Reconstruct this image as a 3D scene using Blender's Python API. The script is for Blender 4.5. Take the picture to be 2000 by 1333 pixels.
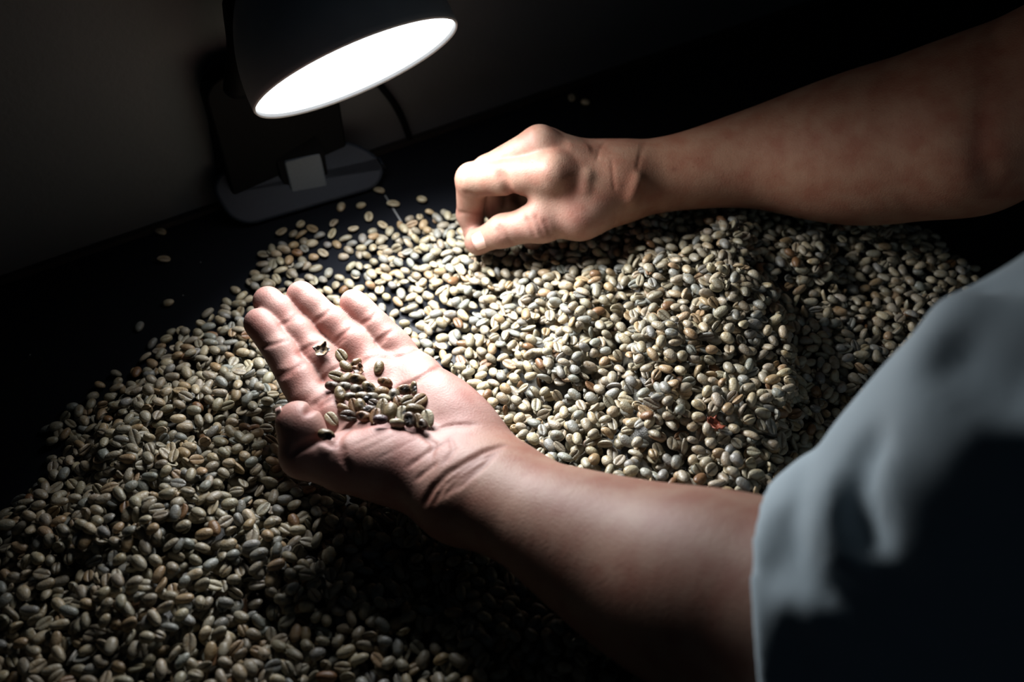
import bpy, math, random, time
import numpy as np
from mathutils import Vector, Matrix

T0 = time.time()
for o in list(bpy.data.objects):
    bpy.data.objects.remove(o, do_unlink=True)
SC = bpy.context.scene
COL = SC.collection
random.seed(7)
RNG = np.random.default_rng(11)

# ------------------------------------------------------------------ camera
PITCH = math.radians(50)
FPX = 1944.0                       # focal length in pixels of the 2000 x 1333 frame
DIST = 0.66
FWD = np.array([0, math.cos(PITCH), -math.sin(PITCH)])
UPV = np.array([0, math.sin(PITCH), math.cos(PITCH)])
RGT = np.array([1.0, 0, 0])
CAM = -DIST * FWD


def ray(px, py):
    return FWD + (px - 1000) / FPX * RGT - (py - 666.5) / FPX * UPV


def at(px, py, z):
    r = ray(px, py)
    return CAM + (z - CAM[2]) / r[2] * r


def project(p):
    d = np.asarray(p) - CAM
    t = d @ FWD
    return 1000 + FPX * (d @ RGT) / t, 666.5 - FPX * (d @ UPV) / t, t


cam_data = bpy.data.cameras.new('camera')
cam_data.sensor_width = 36
cam_data.lens = 36 * FPX / 2000
cam_data.clip_start = 0.01
cam_data.dof.use_dof = True
cam_data.dof.focus_distance = 0.585
cam_data.dof.aperture_fstop = 5.0
cam = bpy.data.objects.new('camera', cam_data)
COL.objects.link(cam)
cam.location = CAM
cam.rotation_euler = (math.radians(90) - PITCH, 0, 0)
SC.camera = cam

# ------------------------------------------------------------------ world and exposure
world = bpy.data.worlds.new('dim_room')
world.use_nodes = True
SC.world = world
bg = world.node_tree.nodes['Background']
bg.inputs[0].default_value = (0.55, 0.75, 1.0, 1)
bg.inputs[1].default_value = 0.006
LAMP_POWER = 1.15
vs = SC.view_settings
vs.view_transform = 'Standard'
vs.look = 'None'
vs.gamma = 1
vs.exposure = 0.0
vs.use_curve_mapping = False
SC.cycles.max_bounces = 5
SC.cycles.diffuse_bounces = 1
SC.cycles.glossy_bounces = 3
SC.cycles.use_denoising = True


# ------------------------------------------------------------------ helpers
def tag(o, label=None, cat=None, group=None, kind=None):
    if label: o['label'] = label
    if cat: o['category'] = cat
    if group: o['group'] = group
    if kind: o['kind'] = kind
    return o


def empty(name, loc, label=None, cat=None, group=None):
    o = bpy.data.objects.new(name, None)
    o.empty_display_size = 0.02
    o.location = loc
    COL.objects.link(o)
    return tag(o, label, cat, group)


def link(name, me, mat=None, parent=None, loc=None):
    o = bpy.data.objects.new(name, me)
    COL.objects.link(o)
    if mat and not me.materials:
        me.materials.append(mat)
    if loc is not None:
        o.location = loc
    if parent:
        o.parent = parent
        # world-space geometry under an Empty that stands elsewhere
        o.matrix_parent_inverse = Matrix.Translation(parent.location).inverted()
    return o


def mesh_np(name, verts, faces, smooth=True):
    """verts (n,3), faces (m,4) or (m,3) index arrays."""
    verts = np.ascontiguousarray(verts, dtype=np.float32)
    faces = np.ascontiguousarray(faces, dtype=np.int32)
    me = bpy.data.meshes.new(name)
    k = faces.shape[1]
    me.vertices.add(len(verts))
    me.vertices.foreach_set('co', verts.ravel())
    me.loops.add(faces.size)
    me.loops.foreach_set('vertex_index', faces.ravel())
    me.polygons.add(len(faces))
    me.polygons.foreach_set('loop_start', np.arange(0, faces.size, k, dtype=np.int32))
    me.polygons.foreach_set('loop_total', np.full(len(faces), k, dtype=np.int32))
    me.update(calc_edges=True)
    if smooth:
        me.polygons.foreach_set('use_smooth', np.ones(len(faces), dtype=bool))
    return me


def pymesh(name, verts, faces, smooth=False):
    me = bpy.data.meshes.new(name)
    me.from_pydata([tuple(map(float, v)) for v in verts], [], faces)
    me.update()
    if smooth:
        for p in me.polygons: p.use_smooth = True
    return me


def colour_attr(me, cols):
    a = me.attributes.new('tint', 'FLOAT_COLOR', 'POINT')
    c = np.ones((len(cols), 4), dtype=np.float32)
    c[:, :3] = cols
    a.data.foreach_set('color', c.ravel())


# ------------------------------------------------------------------ materials
def new_mat(name):
    m = bpy.data.materials.new(name)
    m.use_nodes = True
    nt = m.node_tree
    return m, nt, nt.nodes['Principled BSDF']


def N(nt, kind, **kw):
    n = nt.nodes.new(kind)
    for k, v in kw.items(): setattr(n, k, v)
    return n


def noise(nt, scale, detail=3, coord=None):
    n = N(nt, 'ShaderNodeTexNoise')
    n.inputs['Scale'].default_value = scale
    n.inputs['Detail'].default_value = detail
    if coord is not None: nt.links.new(coord, n.inputs['Vector'])
    return n


def ramp(nt, fac, a, b, ca=(0, 0, 0, 1), cb=(1, 1, 1, 1)):
    r = N(nt, 'ShaderNodeValToRGB')
    r.color_ramp.elements[0].position = a
    r.color_ramp.elements[1].position = b
    r.color_ramp.elements[0].color = ca
    r.color_ramp.elements[1].color = cb
    nt.links.new(fac, r.inputs[0])
    return r


def bump(nt, bsdf, height, dist, strength=1.0, prev=None):
    b = N(nt, 'ShaderNodeBump')
    b.inputs['Strength'].default_value = strength
    b.inputs['Distance'].default_value = dist
    nt.links.new(height, b.inputs['Height'])
    if prev: nt.links.new(prev.outputs[0], b.inputs['Normal'])
    nt.links.new(b.outputs[0], bsdf.inputs['Normal'])
    return b


def mix(nt, fac, a, b, mode='MIX'):
    m = N(nt, 'ShaderNodeMix', data_type='RGBA', blend_type=mode)
    for s, v in ((m.inputs[0], fac), (m.inputs[6], a), (m.inputs[7], b)):
        if hasattr(v, 'default_value') or hasattr(v, 'is_linked'):
            nt.links.new(v, s)
        else:
            s.default_value = v
    return m.outputs[2]


def plain(name, col, rough, bump_scale=0, bump_dist=0.0002, spec=0.5, metal=0.0):
    m, nt, b = new_mat(name)
    tc = N(nt, 'ShaderNodeTexCoord').outputs['Object']
    n = noise(nt, bump_scale or 60, 4, tc)
    c = mix(nt, n.outputs[0], tuple(x * 0.85 for x in col) + (1,), tuple(min(1, x * 1.15) for x in col) + (1,))
    nt.links.new(c, b.inputs['Base Color'])
    b.inputs['Roughness'].default_value = rough
    b.inputs['Specular IOR Level'].default_value = spec
    b.inputs['Metallic'].default_value = metal
    if bump_scale: bump(nt, b, n.outputs[0], bump_dist)
    return m


def skin_material():
    m, nt, b = new_mat('skin')
    tc = N(nt, 'ShaderNodeTexCoord').outputs['Object']
    att = N(nt, 'ShaderNodeAttribute', attribute_name='tint')
    n1 = noise(nt, 70, 5, tc)
    n2 = noise(nt, 420, 4, tc)
    c = mix(nt, ramp(nt, n1.outputs[0], 0.38, 0.66).outputs[0], att.outputs['Color'],
            mix(nt, 1.0, att.outputs['Color'], (0.84, 0.66, 0.64, 1), 'MULTIPLY'))
    c = mix(nt, ramp(nt, n2.outputs[0], 0.62, 0.74).outputs[0], c,
            mix(nt, 1.0, c, (0.86, 0.80, 0.78, 1), 'MULTIPLY'))
    nt.links.new(c, b.inputs['Base Color'])
    b.inputs['Roughness'].default_value = 0.56
    b.inputs['Specular IOR Level'].default_value = 0.32
    b.inputs['Subsurface Weight'].default_value = 0.08
    b.inputs['Subsurface Radius'].default_value = (1.0, 0.35, 0.2)
    b.inputs['Subsurface Scale'].default_value = 0.0025
    v = N(nt, 'ShaderNodeTexVoronoi')
    v.inputs['Scale'].default_value = 900
    nt.links.new(tc, v.inputs['Vector'])
    b1 = bump(nt, b, v.outputs['Distance'], 0.00020, 0.35)
    bump(nt, b, noise(nt, 620, 5, tc).outputs[0], 0.0004, 0.25, b1)
    return m


def bean_material(name, per_object):
    m, nt, b = new_mat(name)
    tc = N(nt, 'ShaderNodeTexCoord').outputs['Object']
    if per_object:
        src = N(nt, 'ShaderNodeObjectInfo').outputs['Color']
    else:
        src = N(nt, 'ShaderNodeAttribute', attribute_name='tint').outputs['Color']
    geo = N(nt, 'ShaderNodeAttribute', attribute_name='groove')
    n1 = noise(nt, 330, 4, tc)
    n2 = noise(nt, 1100, 3, tc)
    c = mix(nt, ramp(nt, n1.outputs[0], 0.46, 0.68).outputs[0], src, mix(nt, 1.0, src, (0.74, 0.635, 0.49, 1), 'MULTIPLY'))
    c = mix(nt, ramp(nt, n2.outputs[0], 0.60, 0.72).outputs[0], c, mix(nt, 1.0, c, (1.25, 1.22, 1.15, 1), 'MULTIPLY'))
    # the cleft of a green bean is coloured much darker and browner than the rest
    c = mix(nt, geo.outputs['Fac'], c, mix(nt, 1.0, src, (0.20, 0.135, 0.075, 1), 'MULTIPLY'))
    nt.links.new(c, b.inputs['Base Color'])
    b.inputs['Roughness'].default_value = 0.40
    b.inputs['Specular IOR Level'].default_value = 0.5
    bump(nt, b, n2.outputs[0], 0.0005, 0.55)
    return m


M_SKIN = skin_material()
M_BEAN = bean_material('green_coffee_bean', True)
M_HEAP = bean_material('green_coffee_heap', False)


# ------------------------------------------------------------------ implicit surfaces
class Field:
    """Signed distance on a rectilinear grid; the zero surface becomes one continuous mesh."""
    def __init__(self, xs, ys, zs):
        self.a = [np.asarray(v, dtype=np.float32) for v in (xs, ys, zs)]
        self.f = np.full([len(v) for v in self.a], 1.0, dtype=np.float32)

    def box(self, lo, hi):
        sl = []
        for ax, l, h in zip(self.a, lo, hi):
            i = max(0, int(np.searchsorted(ax, l)) - 1)
            j = min(len(ax), int(np.searchsorted(ax, h)) + 1)
            sl.append(slice(i, max(j, i)))
        return tuple(sl)

    def coords(self, sl):
        return (self.a[0][sl[0]][:, None, None], self.a[1][sl[1]][None, :, None], self.a[2][sl[2]][None, None, :])

    def sub(self, lo, hi):
        sl = self.box(lo, hi)
        s = Field(*[self.a[i][sl[i]] for i in range(3)])
        s.sl = sl
        return s

    def put(self, sl, d, k):
        v = self.f[sl]
        self.f[sl] = smin(v, d, k)

    def merge(self, s, k):
        self.put(s.sl, s.f, k)

    def cone(self, p0, r0, p1, r1, k=0.004, flat=1.0, n=None):
        p0 = np.asarray(p0, float); p1 = np.asarray(p1, float)
        m = max(r0, r1) * max(1.0, 1.0) + k + 0.006
        sl = self.box(np.minimum(p0, p1) - m, np.maximum(p0, p1) + m)
        if any(s.stop <= s.start for s in sl): return
        X, Y, Z = self.coords(sl)
        d = p1 - p0
        L = float(d @ d) + 1e-12
        t = np.clip(((X - p0[0]) * d[0] + (Y - p0[1]) * d[1] + (Z - p0[2]) * d[2]) / np.float32(L), 0, 1).astype(np.float32)
        qx = X - p0[0] - t * np.float32(d[0]); qy = Y - p0[1] - t * np.float32(d[1]); qz = Z - p0[2] - t * np.float32(d[2])
        q2 = qx * qx + qy * qy + qz * qz
        if n is not None and flat != 1.0:
            n = np.asarray(n, float) / np.linalg.norm(n)
            qn = qx * np.float32(n[0]) + qy * np.float32(n[1]) + qz * np.float32(n[2])
            q2 = q2 + np.float32(flat * flat - 1) * qn * qn
        dist = np.sqrt(q2) - (np.float32(r0) + np.float32(r1 - r0) * t)
        self.put(sl, dist.astype(np.float32), k)

    def chain(self, pts, rads, k=0.003, flat=1.0, n=None):
        for i in range(len(pts) - 1):
            self.cone(pts[i], rads[i], pts[i + 1], rads[i + 1], k, flat, n)

    def limb(self, pts, rads, k=0.010, n=None, flats=None, per=7):
        """a limb through several stations, its axis and girth running smoothly"""
        st = [np.append(np.asarray(p, float), [r, f]) for p, r, f in zip(pts, rads, flats or [1.0] * len(pts))]
        P = [2 * st[0] - st[1]] + st + [2 * st[-1] - st[-2]]
        out = []
        for i in range(1, len(P) - 2):
            for s in range(per):
                t = s / per
                out.append(0.5 * (2 * P[i] + (P[i + 1] - P[i - 1]) * t + (2 * P[i - 1] - 5 * P[i] + 4 * P[i + 1] - P[i + 2]) * t * t
                                  + (3 * P[i] - P[i - 1] - 3 * P[i + 1] + P[i + 2]) * t ** 3))
        out.append(st[-1])
        for a, b in zip(out, out[1:]):
            self.cone(a[:3], a[3], b[:3], b[3], 0.0015, (a[4] + b[4]) / 2, n)

    def ball(self, c, r, k=0.006):
        c = np.asarray(c, float)
        self.cone(c, r, c + 1e-5, r, k)

    def blob(self, c, axes, radii, k=0.008):
        """ellipsoid with orthonormal axes rows"""
        c = np.asarray(c, float); A = np.asarray(axes, float); R = np.asarray(radii, float)
        m = R.max() + k + 0.006
        sl = self.box(c - m, c + m)
        if any(s.stop <= s.start for s in sl): return
        X, Y, Z = self.coords(sl)
        q = 0; g = 0
        for i in range(3):
            u = (X - c[0]) * np.float32(A[i, 0]) + (Y - c[1]) * np.float32(A[i, 1]) + (Z - c[2]) * np.float32(A[i, 2])
            q = q + (u / R[i]) ** 2
            g = g + (u / R[i] ** 2) ** 2
        k0 = np.sqrt(q); k1 = np.sqrt(g) + 1e-9
        self.put(sl, (k0 * (k0 - 1) / k1).astype(np.float32), k)

    def groove(self, pts, width, depth):
        """press a crease (depth > 0) or raise a ridge (depth < 0) along a polyline lying on the surface"""
        pts = [np.asarray(p, float) for p in pts if p is not None]
        if len(pts) < 2: return
        P = np.array(pts); m = width * 3 + abs(depth)
        sl = self.box(P.min(0) - m, P.max(0) + m)
        if any(s.stop <= s.start for s in sl): return
        X, Y, Z = self.coords(sl)
        best = None
        n = len(pts) - 1
        for i in range(n):
            d = pts[i + 1] - pts[i]
            L = float(d @ d) + 1e-12
            t = np.clip(((X - pts[i][0]) * d[0] + (Y - pts[i][1]) * d[1] + (Z - pts[i][2]) * d[2]) / L, 0, 1)
            q2 = (X - pts[i][0] - t * d[0]) ** 2 + (Y - pts[i][1] - t * d[1]) ** 2 + (Z - pts[i][2] - t * d[2]) ** 2
            s = (i + t) / n
            fade = np.clip(np.minimum(s, 1 - s) * 5 + 0.25, 0, 1)
            e = fade * np.exp(-q2 / width ** 2)
            best = e if best is None else np.maximum(best, e)
        self.f[sl] += (depth * best).astype(np.float32)

    def value(self, p):
        i = [int(np.clip(np.searchsorted(self.a[k], p[k]) - 1, 0, len(self.a[k]) - 2)) for k in range(3)]
        w = [float((p[k] - self.a[k][i[k]]) / (self.a[k][i[k] + 1] - self.a[k][i[k]])) for k in range(3)]
        c = self.f[i[0]:i[0] + 2, i[1]:i[1] + 2, i[2]:i[2] + 2].astype(float)
        c = c[0] * (1 - w[0]) + c[1] * w[0]
        c = c[0] * (1 - w[1]) + c[1] * w[1]
        return c[0] * (1 - w[2]) + c[1] * w[2]

    def hit(self, px, py, t0=0.25, t1=1.0):
        """the point of the surface seen at a pixel"""
        r = ray(px, py)
        prev = None
        t = t0
        while t < t1:
            p = CAM + t * r
            if all(self.a[k][0] < p[k] < self.a[k][-1] for k in range(3)):
                v = self.value(p)
                if v < 0:
                    lo, hi = t - 0.001, t
                    for _ in range(10):
                        mid = (lo + hi) / 2
                        if self.value(CAM + mid * r) < 0: hi = mid
                        else: lo = mid
                    return CAM + hi * r
                t += 0.001 if v < 0.004 else min(0.002, v * 0.5)
            else:
                t += 0.004
        return None

    def normal(self, p, e=0.0012):
        g = np.array([self.value(p + e * d) - self.value(p - e * d) for d in np.eye(3)])
        return g / (np.linalg.norm(g) + 1e-12)

    def mesh(self):
        f = self.f
        neg = f < 0
        nx, ny, nz = f.shape
        cnt = np.zeros((nx - 1, ny - 1, nz - 1), dtype=np.int8)
        for i in (0, 1):
            for j in (0, 1):
                for k in (0, 1):
                    cnt += neg[i:nx - 1 + i, j:ny - 1 + j, k:nz - 1 + k]
        act = (cnt > 0) & (cnt < 8)
        I, J, K = np.nonzero(act)
        index = np.full(act.shape, -1, dtype=np.int32)
        index[I, J, K] = np.arange(len(I))
        c = {}
        for i in (0, 1):
            for j in (0, 1):
                for k in (0, 1):
                    c[i, j, k] = f[I + i, J + j, K + k]
        acc = np.zeros((len(I), 3)); w = np.zeros(len(I))
        corners = list(c)
        for a in corners:
            for ax in range(3):
                if a[ax] == 0:
                    b = list(a); b[ax] = 1; b = tuple(b)
                    fa, fb = c[a], c[b]
                    cr = (fa < 0) != (fb < 0)
                    t = np.where(cr, fa / np.where(cr, fa - fb, 1), 0)
                    p = np.zeros((len(I), 3)); p[:] = a
                    p[:, ax] = t
                    acc[cr] += p[cr]; w[cr] += 1
        loc = acc / w[:, None]
        V = np.empty((len(I), 3))
        for ax, idx in enumerate((I, J, K)):
            g = self.a[ax].astype(float)
            V[:, ax] = g[idx] + loc[:, ax] * (g[idx + 1] - g[idx])
        quads = []
        # edges along each axis
        for ax in range(3):
            o = [s for s in range(3) if s != ax]
            s0 = [slice(1, -1)] * 3; s1 = [slice(1, -1)] * 3
            s0[ax] = slice(0, -1); s1[ax] = slice(1, None)
            n0 = neg[tuple(s0)]; n1 = neg[tuple(s1)]
            for flip in (False, True):
                e = (n0 & ~n1) if not flip else (~n0 & n1)
                q = np.array(np.nonzero(e))
                if q.shape[1] == 0: continue
                base = q.copy()
                base[o[0]] += 1; base[o[1]] += 1     # grid vertex index of the edge start
                def cell(d0, d1):
                    b = base.copy()
                    b[o[0]] += d0; b[o[1]] += d1
                    return index[b[0], b[1], b[2]]
                ring = [cell(-1, -1), cell(0, -1), cell(0, 0), cell(-1, 0)]
                if flip ^ (ax == 1): ring = ring[::-1]
                quads.append(np.stack(ring, 1))
        Q = np.concatenate(quads)
        Q = Q[(Q >= 0).all(1)]
        return V, Q


def smin(a, b, k):
    if k <= 0: return np.minimum(a, b)
    h = np.maximum(np.float32(k) - np.abs(a - b), 0) / np.float32(k)
    return np.minimum(a, b) - h * h * np.float32(k * 0.25)


def relax(V, Q, n=2, lam=0.5):
    for _ in range(n):
        acc = np.zeros_like(V); cnt = np.zeros(len(V))
        for i in range(4):
            a, b = Q[:, i], Q[:, (i + 1) % 4]
            for d in range(3):
                acc[:, d] += np.bincount(a, V[b, d], len(V)) + np.bincount(b, V[a, d], len(V))
            cnt += np.bincount(a, minlength=len(V)) + np.bincount(b, minlength=len(V))
        V = V + lam * (acc / np.maximum(cnt, 1)[:, None] - V)
    return V


def steps(*segs):
    """axis samples: (start, step) ... (end, None)"""
    out = []
    for (a, h), (b, _) in zip(segs, segs[1:]):
        n = max(1, int(round((b - a) / h)))
        out += list(np.linspace(a, b, n, endpoint=False))
    return np.array(out + [segs[-1][0]])


def unit(v):
    v = np.asarray(v, float)
    return v / (np.linalg.norm(v) + 1e-12)


def z1(x, y): return 400 + x * 0.4125, 500 + y * 0.4127       # close-ups of the open palm and the fist,
def z2(x, y): return 850 + x * 0.2551, 200 + y * 0.2551       # read off in the photograph's pixels
# ------------------------------------------------------------------ the setting
WA = at(430, 400, 0); WB = at(1600, 0, 0)
WD = unit(WB - WA)                                   # along the wall
WN = np.array([-WD[1], WD[0], 0])                    # away from the table, into the wall
W0 = WA - 0.55 * WD


def slab(name, mat, a, b, depth, z0, z1_, kind='structure', parent=None, bevel=0.0):
    """box standing along the line a-b, going `depth` to the side of WN"""
    n = WN
    p = [a, b, b + n * depth, a + n * depth]
    v = [(q[0], q[1], z0) for q in p] + [(q[0], q[1], z1_) for q in p]
    f = [(3, 2, 1, 0), (4, 5, 6, 7), (0, 1, 5, 4), (1, 2, 6, 5), (2, 3, 7, 6), (3, 0, 4, 7)]
    o = link(name, pymesh(name, v, f), mat, parent)
    if kind: o['kind'] = kind
    return o


def wall_material():
    m, nt, b = new_mat('painted_wall')
    tc = N(nt, 'ShaderNodeTexCoord').outputs['Object']
    n = noise(nt, 9, 5, tc)
    c = mix(nt, n.outputs[0], (0.080, 0.092, 0.104, 1), (0.105, 0.116, 0.128, 1))
    nt.links.new(c, b.inputs['Base Color'])
    b.inputs['Roughness'].default_value = 0.6
    bump(nt, b, noise(nt, 240, 4, tc).outputs[0], 0.0006, 0.5)
    return m


def table_material():
    m, nt, b = new_mat('black_table')
    tc = N(nt, 'ShaderNodeTexCoord').outputs['Object']
    v = N(nt, 'ShaderNodeTexVoronoi')
    v.inputs['Scale'].default_value = 95
    nt.links.new(tc, v.inputs['Vector'])
    sp = ramp(nt, v.outputs['Distance'], 0.035, 0.06, (1, 1, 1, 1), (0, 0, 0, 1))     # specks of dust
    rare = ramp(nt, v.outputs['Color'], 0.80, 0.82)
    fac = mix(nt, 1.0, sp.outputs[0], rare.outputs[0], 'MULTIPLY')
    c = mix(nt, fac, (0.010, 0.011, 0.014, 1), (0.35, 0.35, 0.33, 1))
    nt.links.new(c, b.inputs['Base Color'])
    r = ramp(nt, noise(nt, 30, 4, tc).outputs[0], 0.3, 0.7, (0.15, 0.15, 0.15, 1), (0.26, 0.26, 0.26, 1))
    nt.links.new(r.outputs[0], b.inputs['Roughness'])
    b.inputs['Specular IOR Level'].default_value = 0.07
    return m


M_WALL = wall_material()
M_TABLE = table_material()
M_TRIM = plain('dark_joint', (0.02, 0.017, 0.015), 0.5)
M_FLOOR = plain('grey_floor', (0.12, 0.12, 0.12), 0.7, 40)
WE = W0 + 1.9 * WD
slab('wall_back', M_WALL, W0 - WN * 0.0, WE, 0.08, -0.74, 1.3)
fl = pymesh('floor', [(-1.5, -1.5, -0.74), (1.8, -1.5, -0.74), (1.8, 1.4, -0.74), (-1.5, 1.4, -0.74),
                      (-1.5, -1.5, -0.80), (1.8, -1.5, -0.80), (1.8, 1.4, -0.80), (-1.5, 1.4, -0.80)],
            [(0, 1, 2, 3), (7, 6, 5, 4), (0, 4, 5, 1), (1, 5, 6, 2), (2, 6, 7, 3), (3, 7, 4, 0)])
link('floor', fl, M_FLOOR)['kind'] = 'structure'

# the black table: top and four legs
table = empty('table', (0.0, -0.05, -0.74), 'matt black table top covered by the heap of coffee beans', 'table')
TE = W0 + 1.55 * WD
tb = []
q = [W0 - WN * 0.002, TE - WN * 0.002, TE - WN * 0.57, W0 - WN * 0.57]
vt = []
for z, ins in ((-0.030, 0.0), (-0.002, 0.0), (0.0, 0.002)):
    cx = sum(p[0] for p in q) / 4; cy = sum(p[1] for p in q) / 4
    for p in q:
        d = unit([p[0] - cx, p[1] - cy, 0])
        vt.append((p[0] - d[0] * ins, p[1] - d[1] * ins, z))
ft = [(3, 2, 1, 0), (8, 9, 10, 11)]
for l in (0, 4):
    for i in range(4):
        j = (i + 1) % 4
        ft.append((l + i, l + j, l + 4 + j, l + 4 + i))
link('table_top', pymesh('table_top', vt, ft), M_TABLE, table)
for p in q:
    c = np.array([p[0], p[1], 0]) * 0.86 + np.array([cx, cy, 0]) * 0.14
    v = [(c[0] + sx * 0.025, c[1] + sy * 0.025, z) for z in (-0.74, -0.030) for sx, sy in ((-1, -1), (1, -1), (1, 1), (-1, 1))]
    link('leg', pymesh('leg', v, [(3, 2, 1, 0), (4, 5, 6, 7), (0, 1, 5, 4), (1, 2, 6, 5), (2, 3, 7, 6), (3, 0, 4, 7)]), M_TABLE, table)
# scratches on the black top near the lamp
M_SCRATCH = plain('bare_scratch', (0.25, 0.25, 0.25), 0.4)
for a, b in (((752, 382), (784, 434)), ((1041, 498), (1046, 536))):
    A = at(*a, 0); B = at(*b, 0)
    s = unit([-(B - A)[1], (B - A)[0], 0]) * 0.0006
    v = [A - s, B - s, B + s, A + s]
    v = [(p[0], p[1], z) for z in (-0.0006, 0.00025) for p in v]
    link('scratch', pymesh('scratch', v, [(3, 2, 1, 0), (4, 5, 6, 7), (0, 1, 5, 4), (1, 2, 6, 5), (2, 3, 7, 6), (3, 0, 4, 7)]), M_SCRATCH, table)
slab('trim_1', M_TRIM, W0 - WN * 0.006 + WD * 0.0, TE - WN * 0.006, 0.005, 0.0, 0.004)
# ------------------------------------------------------------------ the clip lamp
M_BLACKPL = plain('black_plastic', (0.004, 0.0045, 0.0055), 0.6, spec=0.06)
M_NAVYPL = plain('dark_lamp_plastic', (0.028, 0.037, 0.052), 0.45, 500, 0.00008, spec=0.3)
M_GREYPL = plain('grey_plastic', (0.105, 0.128, 0.152), 0.5, 700, 0.0001, spec=0.3)
M_SHADE = plain('grey_lamp_shade', (0.42, 0.44, 0.46), 0.45)


def emitter():
    m = bpy.data.materials.new('lit_diffuser'); m.use_nodes = True
    nt = m.node_tree; nt.nodes.clear()
    e = N(nt, 'ShaderNodeEmission'); o = N(nt, 'ShaderNodeOutputMaterial')
    e.inputs[0].default_value = (0.96, 0.985, 1.0, 1); e.inputs[1].default_value = 4.0
    nt.links.new(e.outputs[0], o.inputs[0])
    return m


def lathe(name, profile, centre, axis, segs=64):
    """profile: (distance along axis, radius)"""
    ax = unit(axis); u = unit(np.cross(ax, [0.3, 0.2, 1])); w = np.cross(ax, u)
    v = []; f = []
    for h, r in profile:
        for i in range(segs):
            a = 2 * math.pi * i / segs
            v.append(centre + ax * h + r * (math.cos(a) * u + math.sin(a) * w))
    for i in range(len(profile) - 1):
        for j in range(segs):
            k = (j + 1) % segs
            f.append((i * segs + j, i * segs + k, (i + 1) * segs + k, (i + 1) * segs + j))
    return pymesh(name, v, f, True)


def tube(name, pts, r, segs=14, closed_ends=True):
    pts = [np.asarray(p, float) for p in pts]
    # Catmull-Rom through the points
    P = [2 * pts[0] - pts[1]] + pts + [2 * pts[-1] - pts[-2]]
    C = []
    for i in range(1, len(P) - 2):
        for s in range(8):
            t = s / 8
            C.append(0.5 * (2 * P[i] + (P[i + 1] - P[i - 1]) * t + (2 * P[i - 1] - 5 * P[i] + 4 * P[i + 1] - P[i + 2]) * t * t
                            + (3 * P[i] - P[i - 1] - 3 * P[i + 1] + P[i + 2]) * t ** 3))
    C.append(pts[-1])
    v = []; f = []
    up = np.array([0.2, 0.1, 1.0])
    for i, c in enumerate(C):
        d = unit(C[min(i + 1, len(C) - 1)] - C[max(i - 1, 0)])
        a = unit(np.cross(d, up)); b = np.cross(a, d)
        for j in range(segs):
            q = 2 * math.pi * j / segs
            v.append(c + r * (math.cos(q) * a + math.sin(q) * b))
    for i in range(len(C) - 1):
        for j in range(segs):
            k = (j + 1) % segs
            f.append((i * segs + j, i * segs + k, (i + 1) * segs + k, (i + 1) * segs + j))
    if closed_ends:
        f.append(tuple(range(segs))[::-1]); f.append(tuple((len(C) - 1) * segs + j for j in range(segs)))
    return pymesh(name, v, f, True)


def rounded_slab(name, origin, u, w, n, hu, hw, corner, z0, z1_, bev=0.002, seg=8):
    """slab with rounded outline in the plane (u,w), thickness along n, softened top edge"""
    def ring(inset, z):
        out = []
        for cx, cy, a0 in ((hu - corner[0], hw - corner[0], 0), (-hu + corner[1], hw - corner[1], 90), (-hu + corner[2], -hw + corner[2], 180), (hu - corner[3], -hw + corner[3], 270)):
            rr = corner[{0: 0, 90: 1, 180: 2, 270: 3}[a0]] - inset
            for s in range(seg + 1):
                a = math.radians(a0 + 90 * s / seg)
                out.append(origin + u * (cx + rr * math.cos(a)) + w * (cy + rr * math.sin(a)) + n * z)
        return out
    rings = [ring(0, z0), ring(0, z1_ - bev), ring(bev * 0.3, z1_ - bev * 0.3), ring(bev, z1_)]
    k = len(rings[0]); v = sum(rings, []); f = []
    for i in range(len(rings) - 1):
        for j in range(k):
            f.append((i * k + j, i * k + (j + 1) % k, (i + 1) * k + (j + 1) % k, (i + 1) * k + j))
    f.append(tuple(range(k))[::-1]); f.append(tuple(3 * k + j for j in range(k)))
    me = pymesh(name, v, f, False)
    for p in me.polygons:
        p.use_smooth = len(p.vertices) == 4
    return me


def at_wall(px, py, off):
    r = ray(px, py); q = WA - WN * off
    t = ((q - CAM) @ WN) / (r @ WN)
    return CAM + t * r


UZ = np.array([0, 0, 1.0])
lc = at(697, 135, 0.158)
vr = unit(lc - CAM)
ca = math.cos(math.radians(24)); sa = math.sin(math.radians(24))
maj = ca * RGT + sa * UPV; maj = unit(maj - (maj @ vr) * vr)
bb = unit(np.cross(maj, vr)); bb = bb if bb @ UPV < 0 else -bb
ratio = 0.215
LNORM = unit(math.sqrt(1 - ratio ** 2) * bb - ratio * vr)
LR = 214 / FPX * project(lc)[2]
base_c = at(597, 380, 0.0)
lamp = empty('clip_lamp', (base_c[0], base_c[1], 0), 'grey clip-on desk lamp with a lit round white diffuser, standing against the wall', 'lamp')
prof = []
for i in range(25):
    t = i / 24 * math.pi / 2
    prof.append((-0.003 - 1.30 * LR * math.sin(t), (LR * 1.012) * max(math.cos(t), 0.0) ** 0.98))
prof = prof[:-1] + [(prof[-1][0], 0.0005)]
prof = [(-0.004, LR * 0.975), (0.0, LR * 0.985), (0.0012, LR * 1.0), (0.0, LR * 1.012)] + prof
link('lamp_shade', lathe('lamp_shade', prof, lc, LNORM, 72), M_SHADE, lamp)
dp = [(0.0016 * math.cos(math.pi / 2 * i / 8) - 0.0015, max(LR * 0.983 * i / 8, 0.0003)) for i in range(9)]
link('diffuser', lathe('diffuser', dp, lc, LNORM, 72), emitter(), lamp)['label'] = 'glowing white round diffuser'
bu = unit(at(735, 365, 0) - at(480, 440, 0)); bw = np.array([-bu[1], bu[0], 0])
al = bpy.data.lights.new('lamp_light', 'AREA')
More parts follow.
